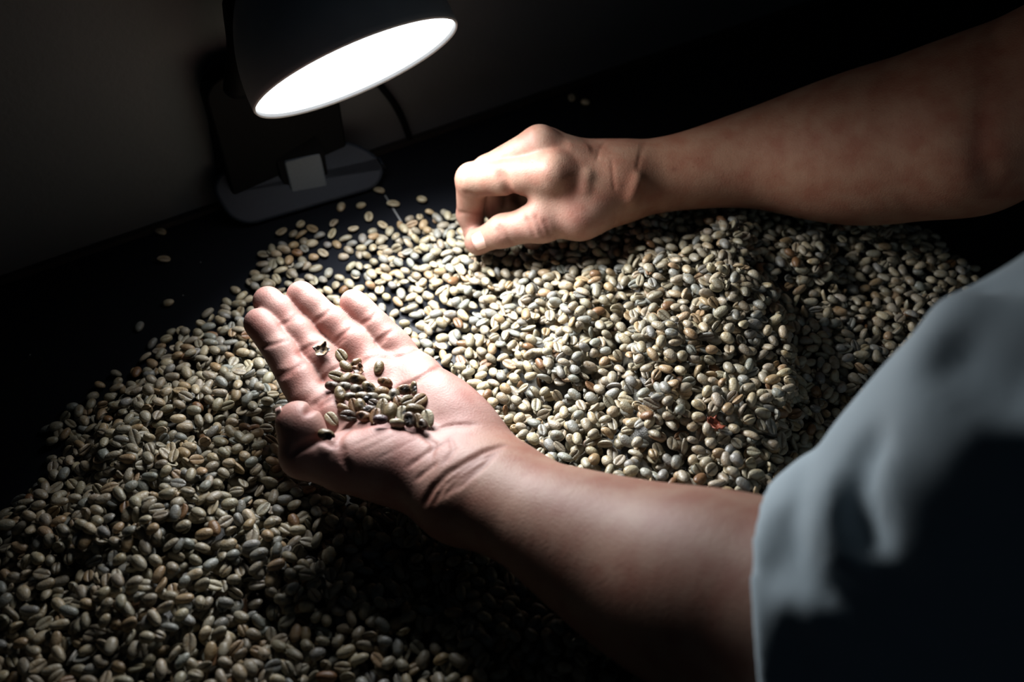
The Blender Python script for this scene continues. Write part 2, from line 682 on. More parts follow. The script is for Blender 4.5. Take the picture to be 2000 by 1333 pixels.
al.shape = 'DISK'; al.size = 2 * LR * 0.93; al.energy = LAMP_POWER; al.color = (0.97, 0.985, 1.0); al.spread = math.radians(124)
alo = bpy.data.objects.new('lamp_light', al); COL.objects.link(alo)
alo.location = lc + LNORM * 0.003
alo.rotation_euler = Vector(LNORM).to_track_quat('-Z', 'Y').to_euler()
alo.parent = lamp; alo.matrix_parent_inverse = Matrix.Translation(lamp.location).inverted()
bf = at(619, 402, 0.003); bk = at_wall(556, 298, 0.014)
bw3 = unit(bk - bf); bn = unit(np.cross(bu, bw3)); bn = bn if bn[2] > 0 else -bn
bl = np.linalg.norm(bk - bf)
link('base_plate', rounded_slab('base_plate', (bf + bk) / 2, bu, bw3, bn, 0.0610, bl / 2, (0.032, 0.020, 0.016, 0.022), -0.006, 0.003, 0.003), M_NAVYPL, lamp)
# hinge block with the grey button
hb_ = base_c + bu * 0.002
p = [at(575, 386, 0.012), at(638, 365, 0.012), at(628, 303, 0.042), at(554, 317, 0.042)]
back = -unit(np.cross(p[1] - p[0], p[3] - p[0]))
if back @ FWD < 0: back = -back
nrm = -back
uu = unit((p[1] - p[0]) + (p[2] - p[3])); ww = np.cross(nrm, uu); ctr = sum(p) / 4
link('button', rounded_slab('button', ctr, uu, ww, nrm, np.linalg.norm(p[1] - p[0]) / 2 * 1.05, np.linalg.norm(p[3] - p[0]) / 2, (0.002,) * 4, -0.003, 0.0, 0.0012), M_GREYPL, lamp)['label'] = 'square grey button on the hinge'
lo = [q - nrm * 0.0 for q in p]
hin = [lo[0] - uu * 0.004, lo[1] + uu * 0.003, lo[2] + uu * 0.003, lo[3] - uu * 0.004]
hin = [q + back * 0.0026 for q in hin]
far = [hin[0] + bw3 * 0.032, hin[1] + bw3 * 0.032, hin[2] + bw3 * 0.020, hin[3] + bw3 * 0.020]
hv = hin + far
link('hinge_block', pymesh('hinge_block', hv, [(0, 1, 2, 3), (5, 4, 7, 6), (4, 0, 3, 7), (1, 5, 6, 2), (3, 2, 6, 7), (4, 5, 1, 0)]), M_BLACKPL, lamp)
# upright jaw of the clip, leaning at the wall
off = 0.020
j0 = at_wall(432, 392, off); j1 = at_wall(414, 150, off); jh = np.linalg.norm(j1 - j0)
jw = 0.090
jc = (j0 + j1) / 2 + WD * (jw / 2); jc = jc * 1.0
link('clip_jaw', rounded_slab('clip_jaw', np.array([jc[0], jc[1], (0.004 + j1[2]) / 2]), WD, UZ, -WN, jw / 2, (j1[2] - 0.004) / 2, (0.012, 0.016, 0.006, 0.02), -0.010, 0.004, 0.002), M_BLACKPL, lamp)
# neck from the jaw up and over to the top of the shade
apex = lc - LNORM * 1.28 * LR
g0 = at_wall(462, 175, 0.040); g1 = at_wall(470, 90, 0.050); g2 = at_wall(462, -30, 0.060)
g3 = g2 * 0.45 + apex * 0.55 + UZ * 0.035 - LNORM * 0.02
link('gooseneck', tube('gooseneck', [g0, g1, g2, g3, apex + LNORM * 0.004], 0.0085, 16), M_BLACKPL, lamp)
# mains cable hanging down the wall and running along it
cb = [at_wall(690, 100, 0.006), at_wall(735, 158, 0.005), at_wall(765, 195, 0.005), at_wall(785, 230, 0.005), at_wall(800, 268, 0.006)]
cb[-1][2] = max(cb[-1][2], 0.006)
link('power_cable', tube('power_cable', cb, 0.0026, 10), M_BLACKPL, lamp)
cb = [at_wall(445, 145, 0.008), at_wall(418, 168, 0.008), at_wall(411, 215, 0.007), at_wall(424, 300, 0.007), at_wall(432, 360, 0.008), at_wall(436, 395, 0.009)]
cb[-1][2] = max(cb[-1][2], 0.006)
link('power_cable', tube('power_cable', cb, 0.0022, 10), M_BLACKPL, lamp)
# ------------------------------------------------------------------ the person: body as one continuous surface
BG = Field(steps((-0.185, 0.0010), (0.085, 0.0020), (0.16, 0.003), (0.34, 0.008), (0.76, None)),
           steps((-0.56, 0.010), (-0.32, 0.0028), (-0.185, 0.0010), (0.160, 0.0025), (0.26, 0.008), (0.34, None)),
           steps((-0.20, 0.012), (-0.02, 0.003), (0.004, 0.0010), (0.110, 0.0030), (0.30, 0.008), (0.60, None)))


def J(px, py, z): return at(px, py, z)


# ---- left hand, palm up
LN = unit([0.05, 0.14, 1])                         # palm normal
L = {}
L['wr'] = J(925, 955, 0.060)
fing = {
    'index':  ([z1(265, 330), z1(332, 412), z1(408, 530), z1(492, 672), z1(620, 800)], [0.066, 0.062, 0.058, 0.055, 0.052], [0.0082, 0.0090, 0.0098, 0.0108, 0.0128]),
    'middle': ([z1(308, 225), z1(392, 318), z1(494, 440), z1(596, 556), z1(716, 690)], [0.067, 0.062, 0.057, 0.053, 0.050], [0.0083, 0.0092, 0.0100, 0.0108, 0.0125]),
    'ring':   ([z1(465, 197), z1(558, 288), z1(655, 375), z1(752, 474), z1(860, 610)], [0.066, 0.061, 0.056, 0.052, 0.050], [0.0080, 0.0088, 0.0096, 0.0104, 0.0122]),
    'pinky':  ([z1(712, 232), z1(786, 308), z1(856, 385), z1(925, 462), z1(1030, 600)], [0.062, 0.058, 0.055, 0.052, 0.050], [0.0074, 0.0079, 0.0086, 0.0096, 0.0118]),
}
for n, (px, zs, rs) in fing.items():
    L[n] = [J(*p, z) for p, z in zip(px, zs)]
palm = BG.sub((-0.185, -0.22, 0.0), (0.06, 0.02, 0.13))
wl = {'index': (-0.014, 0), 'middle': (-0.005, 0), 'ring': (0.006, 0), 'pinky': (0.015, 0)}
side = unit(np.cross(LN, unit(L['middle'][4] - L['wr'])))    # towards the thumb or away
if side @ (L['index'][4] - L['pinky'][4]) < 0: side = -side
for n in fing:
    base = L['wr'] + side * (-wl[n][0]) * 1.1
    palm.cone(base, 0.0150, L[n][4], fing[n][2][4], 0.016)
    mid = L[n][4] * 0.55 + base * 0.45
    palm.ball(mid - LN * 0.002, 0.0125, 0.014)
# the two fleshy mounds and the pads under the fingers
ax = unit(J(*z1(690, 960), 0.06) - J(*z1(1120, 1060), 0.06))
b3 = unit(np.cross(ax, LN)); LN2 = np.cross(b3, ax)
th_c = J(*z1(905, 985), 0.061)
palm.blob(th_c, [ax, b3, LN2], [0.036, 0.0215, 0.0185], 0.008)
hx = unit(J(*z1(1070, 620), 0.06) - J(*z1(1330, 870), 0.06)); hb = unit(np.cross(hx, LN)); hn = np.cross(hb, hx)
palm.blob(J(*z1(1175, 735), 0.0575), [hx, hb, hn], [0.034, 0.0150, 0.0162], 0.012)
palm.blob(J(*z1(1270, 860), 0.058), [hx, hb, hn], [0.022, 0.0140, 0.0150], 0.012)
for n, dz in (('index', .0), ('middle', .0), ('ring', .0), ('pinky', .0)):
    p = L[n][4] * 0.72 + L[n][3] * 0.28
    palm.ball(p + LN * 0.003, 0.0088, 0.012)
# wrist and forearm
el = J(1635, 1240, 0.126)
m1 = J(1070, 1019, 0.073); m2 = J(1255, 1112, 0.084); m3 = J(1420, 1172, 0.104)
wn = unit([0.1, 0.35, 0.93])
palm.cone(L['wr'], 0.0270, J(985, 972, 0.064), 0.0275, 0.022, 1.30, wn)
BG.merge(palm, 0.0)
arm = BG.sub((-0.185, -0.56, -0.05), (0.30, 0.05, 0.30))
arm.limb([J(945, 960, 0.061), J(1007, 988, 0.066), m1, m2, m3, el], [0.0262, 0.0280, 0.0320, 0.0420, 0.0465, 0.0465], 0, wn, [1.3, 1.28, 1.2, 1.06, 1.0, 1.0])
BG.merge(arm, 0.016)
# fingers, kept apart from one another and blended into the palm
fs = BG.sub((-0.185, -0.22, 0.0), (0.06, 0.03, 0.13))
for n, (px, zs, rs) in fing.items():
    P = L[n]
    one = fs.sub((-0.185, -0.22, 0.0), (0.06, 0.03, 0.13))
    one.chain(P, rs, 0.003)
    tip = unit(P[0] - P[1])
    one.ball(P[0] + tip * 0.0028 + LN * 0.0002, rs[0] * 0.86, 0.006)
    for i, (u, g) in enumerate(((0.5, 0.88), (0.5, 0.90), (0.5, 0.95))):    # pads between the creases
        q = P[i] * (1 - u) + P[i + 1] * u
        one.ball(q + LN * 0.0022, rs[i] * g, 0.006)
    fs.put((slice(None),) * 3, one.f, 0.0016)
BG.merge(fs, 0.0045)
# thumb
T = [J(*z1(448, 800), 0.074), J(*z1(468, 942), 0.067), J(*z1(670, 985), 0.062), J(*z1(980, 1050), 0.057)]
th = BG.sub((-0.185, -0.22, 0.0), (0.06, 0.03, 0.14))
th.chain(T, [0.0108, 0.0122, 0.0148, 0.0175], 0.004)
th.ball(J(*z1(438, 790), 0.075), 0.0104, 0.006)
th.ball(J(*z1(472, 830), 0.0750), 0.0104, 0.006)
BG.merge(th, 0.005)


def line(pts, zoom, sub=4):
    out = []
    for a, b in zip(pts, pts[1:]):
        for i in range(sub):
            u = i / sub
            out.append(zoom(a[0] * (1 - u) + b[0] * u, a[1] * (1 - u) + b[1] * u))
    out.append(zoom(*pts[-1]))
    return out


CREASES = []


def crease(zoom, pts, w, d):
    P = [BG.hit(*p) for p in line(pts, zoom)]
    P = [p for p in P if p is not None]
    if d > 0: CREASES.append((P, w, d))
    BG.groove(P, w, d)


LC = [  # creases of the open hand: points in the close-up, width, depth
    ([(262, 432), (325, 420), (392, 398)], .0011, .0007), ([(340, 565), (405, 545), (470, 505)], .0012, .0009),
    ([(352, 582), (420, 556)], .0009, .0006), ([(478, 752), (520, 700), (580, 652)], .0018, .0018),
    ([(350, 330), (400, 310), (440, 275)], .0011, .0007), ([(440, 462), (500, 425), (560, 402)], .0012, .0009),
    ([(452, 478), (510, 440)], .0009, .0006), ([(545, 600), (600, 545), (650, 520)], .0012, .0007),
    ([(515, 312), (560, 285), (598, 250)], .0011, .0007), ([(610, 410), (655, 372), (700, 335)], .0012, .0009),
    ([(622, 424), (668, 386)], .0009, .0006), ([(700, 545), (760, 490), (830, 468)], .0015, .0012),
    ([(742, 322), (785, 300), (815, 265)], .0011, .0007), ([(805, 410), (850, 380), (892, 350)], .0012, .0009),
    ([(815, 422), (860, 392)], .0009, .0006), ([(828, 472), (900, 478), (960, 465), (1015, 440)], .0016, .0016),
    ([(905, 628), (980, 600), (1050, 555), (1130, 512)], .0016, .0014),
    ([(740, 560), (700, 630), (560, 700), (480, 752)], .0016, .0010),
    ([(618, 900), (640, 850), (690, 815), (780, 800)], .0020, .0020),
    ([(780, 800), (900, 808), (1010, 830), (1085, 890), (1070, 960)], .0016, .0010),
    ([(1100, 820), (1180, 800), (1290, 800)], .0013, .0007), ([(1160, 860), (1180, 920), (1130, 985)], .0013, .0006),
    ([(1415, 898), (1330, 925), (1240, 975), (1150, 1030), (1080, 1100), (1040, 1170)], .0017, .0017),
    ([(1395, 925), (1300, 965), (1215, 1020), (1130, 1090), (1085, 1170)], .0014, .0012),
    ([(1370, 950), (1290, 1000), (1200, 1060), (1130, 1140)], .0014, .0011),
    ([(1340, 985), (1260, 1045), (1180, 1110)], .0014, .0009),
    ([(415, 935), (440, 912), (480, 893), (548, 868)], .0019, .0024), ([(648, 895), (655, 960), (682, 1015)], .0017, .0016),
    ([(545, 866), (580, 885), (612, 905)], .0016, .0016),
    ([(740, 930), (900, 850)], .0009, .0002), ([(700, 900), (840, 840)], .0009, .0002), ([(820, 960), (1000, 870)], .0009, .0002),
    ([(960, 1000), (1060, 930), (1150, 880)], .0013, .0006), ([(1000, 1060), (1100, 980)], .0013, .0006),
]
for pts, w, d in LC: crease(z1, pts, w * 1.05, d * 1.4)

# ---- right hand, pinching above the beans
R = {}
rw = J(*z2(1400, 605), 0.060)
fist = {   # tip, far joint, middle joint, knuckle
    'index':  ([z2(300, 985), z2(265, 860), z2(285, 592), z2(900, 545)], [0.024, 0.034, 0.066, 0.082], [0.0076, 0.0090, 0.0112, 0.0138]),
    'middle': ([z2(540, 930), z2(455, 800), z2(400, 520), z2(800, 330)], [0.022, 0.034, 0.070, 0.088], [0.0074, 0.0086, 0.0098, 0.0128]),
    'ring':   ([z2(640, 900), z2(560, 830), z2(520, 480), z2(850, 335)], [0.022, 0.030, 0.062, 0.076], [0.0074, 0.0084, 0.0094, 0.0120]),
    'pinky':  ([z2(745, 1035), z2(690, 850), z2(640, 520), z2(910, 360)], [0.020, 0.026, 0.050, 0.062], [0.0072, 0.0078, 0.0086, 0.0112]),
}
rp = BG.sub((-0.07, 0.0, 0.0), (0.16, 0.18, 0.13))
offs = {'index': (-0.010, .002), 'middle': (-0.003, .003), 'ring': (0.006, .001), 'pinky': (0.013, -.002)}
for n, (px, zs, rs) in fist.items():
    R[n] = [J(*p, z) for p, z in zip(px, zs)]
for n, (px, zs, rs) in fist.items():
    o = offs[n]
    rp.cone(rw + np.array([0, o[0] * -1.0 * -1, o[1]]), 0.0150, R[n][3], rs[3] * 0.94, 0.012)
RT = [J(*z2(335, 1065), 0.028), J(*z2(520, 985), 0.043), J(*z2(820, 915), 0.052), J(*z2(1180, 800), 0.058)]
rp.cone(J(*z2(1100, 850), 0.056), 0.0185, J(*z2(1340, 690), 0.062), 0.0195, 0.012)
rp.cone(J(*z2(930, 720), 0.064), 0.0120, J(*z2(1180, 760), 0.060), 0.0165, 0.012)
BG.merge(rp, 0.0)
fr = BG.sub((-0.07, 0.0, 0.0), (0.16, 0.18, 0.13))
for n, (px, zs, rs) in fist.items():
    one = fr.sub((-0.07, 0.0, 0.0), (0.16, 0.18, 0.13))
    P = R[n]
    one.chain(P, rs, 0.003)
    tip = unit(P[0] - P[1])
    one.ball(P[0] + tip * 0.002, rs[0] * 0.86, 0.005)
    fr.put((slice(None),) * 3, one.f, 0.0016)
BG.merge(fr, 0.005)
rt = BG.sub((-0.07, 0.0, 0.0), (0.16, 0.18, 0.13))
rt.chain(RT, [0.0082, 0.0108, 0.0124, 0.0165], 0.004)
rt.cone(RT[2], 0.0085, R['index'][3] * 0.85 + R['index'][2] * 0.15, 0.0080, 0.012)
rt.ball(RT[0] + unit(RT[0] - RT[1]) * 0.002, 0.0074, 0.006)
BG.merge(rt, 0.005)
rn = unit([0, -0.35, 0.93])
re = J(1890, 248, 0.105)
r1 = J(1330, 336, 0.060); r2 = J(1480, 310, 0.064); r3 = J(1680, 290, 0.076)
arm = BG.sub((0.0, -0.05, -0.05), (0.50, 0.30, 0.30))
arm.limb([rw, r1, r2, r3, re], [0.0262, 0.0264, 0.0345, 0.0515, 0.0545], 0, rn, [1.22, 1.18, 1.08, 1.0, 1.0])
BG.merge(arm, 0.014)
RC = [
    ([(1300, 300), (1255, 370), (1235, 450)], .0012, .0004), ([(1600, 300), (1570, 400), (1545, 520)], .0013, .0005),
    ([(1350, 430), (1360, 560), (1375, 680)], .0011, .0005),
    ([(485, 520), (530, 590), (560, 680), (640, 745), (715, 768)], .0030, .0022),
    ([(485, 930), (530, 990), (590, 1085)], .0012, .0008), ([(470, 965), (520, 1030)], .0010, .0005),
    ([(690, 880), (730, 960), (770, 1040)], .0016, .0008), ([(760, 860), (800, 950), (830, 1030)], .0014, .0008),
    ([(830, 900), (860, 960), (880, 1020)], .0014, .0007),
    ([(225, 690), (320, 712), (420, 700)], .0018, .0012), ([(175, 842), (260, 850), (345, 850)], .0014, .0010),
    ([(1500, 760), (1535, 660), (1560, 570)], .0045, -.0028), ([(1140, 680), (1150, 600), (1170, 540)], .0045, -.0022),
    ([(1080, 540), (960, 560), (830, 500)], .0060, -.0012), ([(1010, 500), (1090, 640), (1060, 760)], .0050, .0007),
    ([(1000, 330), (1200, 360)], .0050, -.0010),
]
for pts, w, d in RC: crease(z2, pts, w, d)
crease(lambda x, y: (x, y), [(1945, 110), (1920, 200), (1915, 290), (1935, 370)], .0075, .0045)

# ---- upper arms, shoulders, trunk and neck (inside the shirt); the person sits facing the wall
ls = np.array([0.335, -0.160, 0.305]); rs_ = np.array([0.535, 0.050, 0.330])
BG.cone(el, 0.0430, el * 0.5 + ls * 0.5, 0.0450, 0.016); BG.cone(el * 0.5 + ls * 0.5, 0.0450, ls, 0.0520, 0.02)
BG.cone(re, 0.0530, re * 0.5 + rs_ * 0.5, 0.0520, 0.016); BG.cone(re * 0.5 + rs_ * 0.5, 0.0520, rs_, 0.0560, 0.02)
mid = (ls + rs_) / 2
chest = mid - WN * 0.10 + np.array([0, 0, -0.02]); hip = mid - WN * 0.36 + np.array([0, 0, -0.44]); nk = mid - WN * 0.09 + np.array([0, 0, 0.07])
BG.cone(ls, 0.056, chest - WD * 0.07, 0.085, 0.04); BG.cone(rs_, 0.056, chest + WD * 0.07, 0.085, 0.04)
BG.cone(chest - WD * 0.06, 0.10, hip - WD * 0.05, 0.11, 0.06); BG.cone(chest + WD * 0.06, 0.10, hip + WD * 0.05, 0.11, 0.06)
BG.cone(nk, 0.054, nk + [0, 0, 0.07], 0.052, 0.03)
V, Q = BG.mesh()
V = relax(V, Q, 1, 0.5)
BV = V
print('body', len(V), len(Q), round(time.time() - T0, 1))
# palm side of the open hand paler and pinker than the tanned arms
d = V - L['wr']
fingers_dir = unit(L['middle'][3] - L['wr'])
along = d @ fingers_dir
left = np.clip((0.06 - V[:, 1]) / 0.03, 0, 1) * (V[:, 0] < 0.2)
axis_h = (V - (L['wr'] + along[:, None] * fingers_dir)) @ LN
pal = left * np.clip((along + 0.004) / 0.030, 0, 1) * np.clip((axis_h + 0.012) / 0.010, 0, 1)
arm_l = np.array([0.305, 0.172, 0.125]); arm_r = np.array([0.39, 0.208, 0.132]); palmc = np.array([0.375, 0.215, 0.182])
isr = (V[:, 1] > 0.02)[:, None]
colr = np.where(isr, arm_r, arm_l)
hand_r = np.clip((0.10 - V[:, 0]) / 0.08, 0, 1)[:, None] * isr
colr = colr * (1 - hand_r) + hand_r * np.array([0.270, 0.163, 0.118])  # right hand coloured darker to offset the strong light of the near lamp
colr = colr * (1 - pal[:, None]) + palmc * pal[:, None]
for n in ('index', 'middle', 'ring', 'pinky'):           # rosier finger tips
    w = np.exp(-((V - L[n][0]) ** 2).sum(1) / 0.012 ** 2)[:, None] * 0.5
    colr = colr * (1 - w) + w * np.array([0.40, 0.21, 0.185])
for n in ('index',):
    for c, rr in ((R[n][1], .014), (R[n][0], .014), (RT[0], .013)):
        w = np.exp(-((V - c) ** 2).sum(1) / rr ** 2)[:, None] * 0.6
        colr = colr * (1 - w) + w * np.array([0.315, 0.170, 0.135])
for px, py, r in ((950, 390, .0012), (1090, 497, .0013), (1830, 515, .0012), (198, 605, .0010), (1430, 640, .0010)):
    p = BG.hit(*z2(px, py))
    if p is not None:
        w = np.exp(-((V - p) ** 2).sum(1) / r ** 2)[:, None] * 0.6
        colr = colr * (1 - w) + w * np.array([0.16, 0.07, 0.05])
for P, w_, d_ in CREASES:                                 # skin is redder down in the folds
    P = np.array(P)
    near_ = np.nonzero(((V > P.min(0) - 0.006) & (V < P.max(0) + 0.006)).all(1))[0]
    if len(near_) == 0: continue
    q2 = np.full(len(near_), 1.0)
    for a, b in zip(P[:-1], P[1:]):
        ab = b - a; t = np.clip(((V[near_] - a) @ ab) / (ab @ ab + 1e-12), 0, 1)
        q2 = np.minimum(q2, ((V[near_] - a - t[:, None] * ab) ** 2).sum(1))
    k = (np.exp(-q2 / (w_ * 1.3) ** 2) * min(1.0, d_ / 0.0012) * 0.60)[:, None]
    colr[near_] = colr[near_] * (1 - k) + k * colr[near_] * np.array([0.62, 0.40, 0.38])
person = empty('person', (0.53, -0.28, -0.18), 'person in a grey-blue shirt reaching bare forearms over the beans, one palm open', 'person')
# the trunk under the shirt needs far fewer faces
key = np.where(V[:, 0:1] > 0.33, np.floor(V / 0.009), 0).astype(np.int64)
key = np.where(V[:, 0] > 0.33, (key[:, 0] * 1000 + key[:, 1]) * 1000 + key[:, 2], 10 ** 12 + np.arange(len(V)))
_, inv = np.unique(key, return_inverse=True)
nv = inv.max() + 1
cn = np.bincount(inv, minlength=nv)
V = np.stack([np.bincount(inv, V[:, i], nv) / cn for i in range(3)], 1)
colr = np.stack([np.bincount(inv, colr[:, i], nv) / cn for i in range(3)], 1)
Qr = inv[Q]
Tt = np.concatenate([Qr[:, [0, 1, 2]], Qr[:, [0, 2, 3]]])
Tt = Tt[(Tt[:, 0] != Tt[:, 1]) & (Tt[:, 1] != Tt[:, 2]) & (Tt[:, 0] != Tt[:, 2])]
_, first = np.unique(np.sort(Tt, 1), axis=0, return_index=True)
Tt = Tt[first]
print('body triangles', len(Tt))
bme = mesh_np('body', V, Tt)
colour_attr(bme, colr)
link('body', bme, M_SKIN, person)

# fingernails
M_NAIL = plain('fingernail', (0.66, 0.42, 0.36), 0.3, 0)


def nail(name, centre, along, normal, length, width, bulge):
    a = unit(along); n = unit(normal - (normal @ a) * a) if abs(normal @ a) < .99 else normal
    s = np.cross(n, a)
    v = []; f = []
    nu, nv = 7, 7
    for lay in (0, -0.0007):
        for i in range(nu):
            u = i / (nu - 1) * 2 - 1
            for j in range(nv):
                w = j / (nv - 1) * 2 - 1
                ww = w * (1 - 0.22 * u * u * (1 if u < 0 else 0.5))
                h = -bulge * ww * ww - 0.12 * bulge * u * u
                v.append(centre + a * u * length / 2 + s * ww * width / 2 + n * (h + lay))
    for lay in (0, 1):
        for i in range(nu - 1):
            for j in range(nv - 1):
                k = lay * nu * nv + i * nv + j
                qd = (k, k + nv, k + nv + 1, k + 1)
                f.append(qd if lay == 0 else qd[::-1])
    b = nu * nv
    ring = [j for j in range(nv)] + [i * nv + nv - 1 for i in range(1, nu)] + [(nu - 1) * nv + j for j in range(nv - 2, -1, -1)] + [i * nv for i in range(nu - 2, 0, -1)]
    for x, y in zip(ring, ring[1:] + ring[:1]):
        f.append((x, y, y + b, x + b))
    o = link('fingernail', pymesh('fingernail', v, f, True), M_NAIL, person)
    return o


p = BG.hit(*z2(345, 1058))
if p is not None:
    nn = BG.normal(p, 0.003)
    nail('fingernail', p + nn * 0.0006, RT[0] - RT[1], nn, 0.0135, 0.0115, 0.0024)
nd = unit(np.array([-0.9, -0.25, 0.1]))
nail('fingernail', T[0] + nd * 0.0122 + np.array([0, 0.003, 0.002]), T[0] - T[1], nd, 0.013, 0.0125, 0.0030)
# ------------------------------------------------------------------ the shirt
SG = Field(steps((0.03, 0.0032), (0.36, 0.008), (0.76, None)), steps((-0.56, 0.008), (-0.39, 0.0032), (-0.05, 0.008), (0.24, None)),
           steps((-0.12, 0.008), (0.08, 0.0032), (0.38, 0.008), (0.52, None)))
sax = unit(ls - el)
hem_c = el + sax * 0.005
hem_n = unit(RGT + 0.14 * UPV - 0.55 * FWD); hem_p = CAM + 0.375 * ray(1482, 1100)
SG.cone(hem_c - sax * 0.07, 0.0600, hem_c + sax * 0.10, 0.0640, 0.01)
SG.cone(hem_c + sax * 0.10, 0.0640, ls, 0.0780, 0.03)
SG.cone(ls, 0.073, chest - WD * 0.07, 0.100, 0.05); SG.cone(rs_, 0.073, chest + WD * 0.07, 0.100, 0.05)
SG.cone(chest - WD * 0.06, 0.118, hip - WD * 0.05, 0.130, 0.06); SG.cone(chest + WD * 0.06, 0.118, hip + WD * 0.05, 0.130, 0.06)
rax = unit(rs_ - re)
SG.cone(re + rax * 0.06, 0.072, rs_, 0.075, 0.03)
# soft folds pressed into the cloth: points in the photograph, width, depth
def zs(x, y): return 1350 + x * 0.625, 500 + y * 0.625
SF = [
    ([(590, 560), (550, 640), (530, 740), (535, 840), (560, 910)], .0075, .0085),
    ([(270, 850), (330, 930), (395, 1010), (540, 1120), (740, 1220), (900, 1280)], .0060, .0055),
    ([(600, 1010), (700, 1050), (860, 1110)], .0060, .0025),
    ([(790, 300), (860, 350), (940, 380), (1040, 400)], .0120, .0110),
    ([(600, 660), (640, 760), (700, 860), (790, 950)], .0120, -.0050),
    ([(880, 115), (960, 85), (1040, 70)], .0080, .0080),
    ([(470, 700), (440, 850), (470, 950)], .0110, -.0045),
    ([(300, 800), (300, 900), (250, 1010)], .0060, .0030),
    ([(700, 470), (780, 560), (880, 640)], .0160, -.0060),
    ([(310, 1080), (450, 1130), (640, 1200)], .0080, -.0040),
    ([(850, 150), (820, 220), (800, 280)], .0150, -.0080),
]
for pts, w, d in SF:
    SG.groove([SG.hit(*q, t0=0.12) for q in line(pts, zs)], w, d)
# open ends: the arms come out of the sleeves
X, Y, Z = SG.coords((slice(None),) * 3)
for c, a, q0, q1, rr in ((hem_p, hem_n, el - sax * 0.09, el + sax * 0.055, 0.0500), (re + rax * 0.075, rax, re, re + rax * 0.12, 0.060)):
    cut = (X - c[0]) * np.float32(a[0]) + (Y - c[1]) * np.float32(a[1]) + (Z - c[2]) * np.float32(a[2])
    near = ((X - c[0]) ** 2 + (Y - c[1]) ** 2 + (Z - c[2]) ** 2) < 0.16 ** 2
    wav = np.float32(0.003) * np.sin((X * 60 + Z * 45)).astype(np.float32)
    SG.f = SG.f + np.where(near, np.float32(0.0018) * np.exp(-((cut + wav - np.float32(0.020)) / np.float32(0.0038)) ** 2), 0)
    SG.f = np.where(near, np.maximum(SG.f, -(cut + wav)), SG.f)
    d = q1 - q0
    t = np.clip(((X - q0[0]) * np.float32(d[0]) + (Y - q0[1]) * np.float32(d[1]) + (Z - q0[2]) * np.float32(d[2])) / np.float32(d @ d), 0, 1)
    hole = np.sqrt((X - q0[0] - t * d[0]) ** 2 + (Y - q0[1] - t * d[1]) ** 2 + (Z - q0[2] - t * d[2]) ** 2) - np.float32(rr)
    SG.f = np.maximum(SG.f, -hole.astype(np.float32))
cut_n = (nk[2] + 0.030) - Z
SG.f = np.maximum(SG.f, -cut_n - 0 * X)
V, Q = SG.mesh()
V = relax(V, Q, 2, 0.5)
print('shirt', len(V), round(time.time() - T0, 1))


def cloth_material():
    m, nt, b = new_mat('grey_blue_cotton')
    tc = N(nt, 'ShaderNodeTexCoord').outputs['Object']
    n = noise(nt, 35, 4, tc)
    c = mix(nt, n.outputs[0], (0.40, 0.49, 0.55, 1), (0.45, 0.55, 0.61, 1))
    nt.links.new(c, b.inputs['Base Color'])
    b.inputs['Roughness'].default_value = 0.85
    b.inputs['Specular IOR Level'].default_value = 0.15
    b.inputs['Sheen Weight'].default_value = 0.15
    w = N(nt, 'ShaderNodeTexWave'); w.inputs['Scale'].default_value = 900
    nt.links.new(tc, w.inputs['Vector'])
    bump(nt, b, w.outputs['Color'], 0.0002, 0.3)
    return m


link('shirt', mesh_np('shirt', V, Q), cloth_material(), person)['label'] = 'short-sleeved grey-blue cotton shirt'
# ------------------------------------------------------------------ coffee beans
def bean_shape(a, b, c, flat=0.2, groove=0.30, bend=0.0, taper=0.0, nu=9, top=7, low=(0.84, 0.44, 0.15, 0.0, -0.15, -0.44, -0.84)):
    """one green coffee bean: domed back (+z), flattened face (-z) with its cleft; returns verts, quads, cleft mask"""
    prof = [(math.cos(math.pi * i / (top - 1)), math.sin(math.pi * i / (top - 1))) for i in range(top)]
    prof += [(y, -math.sqrt(1 - y * y)) for y in low[::-1]]
    m = len(prof)
    th = np.linspace(0.10, math.pi - 0.10, nu)
    V = []; G = []
    for t in th:
        x = -math.cos(t); s = math.sin(t) ** 0.85
        for y, z in prof:
            g = 0.0
            if z < 0:
                off = y - 0.04 * math.sin(math.pi * x)
                g = math.exp(-(off / 0.12) ** 2)
                zz = -flat * abs(z) ** 0.7 * s + groove * g * s ** 0.5 * (1.0 if abs(x) < .93 else .3)
            else:
                zz = z * s
            k = 1 + taper * x
            V.append((a * x, b * y * s * k, c * zz * k + bend * c * (x * x - 0.3)))
            G.append(g * s)
    F = [(i * m + j, i * m + (j + 1) % m, (i + 1) * m + (j + 1) % m, (i + 1) * m + j) for i in range(nu - 1) for j in range(m)]
    return np.array(V), np.array(F)[:, ::-1], np.array(G)


KINDS = []
for k in range(10):
    r = np.random.default_rng(100 + k)
    KINDS.append(bean_shape(0.00415 * r.uniform(0.86, 1.20), 0.00310 * r.uniform(0.86, 1.10), 0.00272 * r.uniform(0.88, 1.12),
                            r.uniform(0.12, 0.30), r.uniform(0.22, 0.38), r.uniform(-0.10, 0.32), r.uniform(-0.16, 0.16)))
KINDS[7] = bean_shape(0.0040, 0.0029, 0.0029, 0.75, 0.35)             # a peaberry
NV = len(KINDS[0][0]); BF = KINDS[0][1]


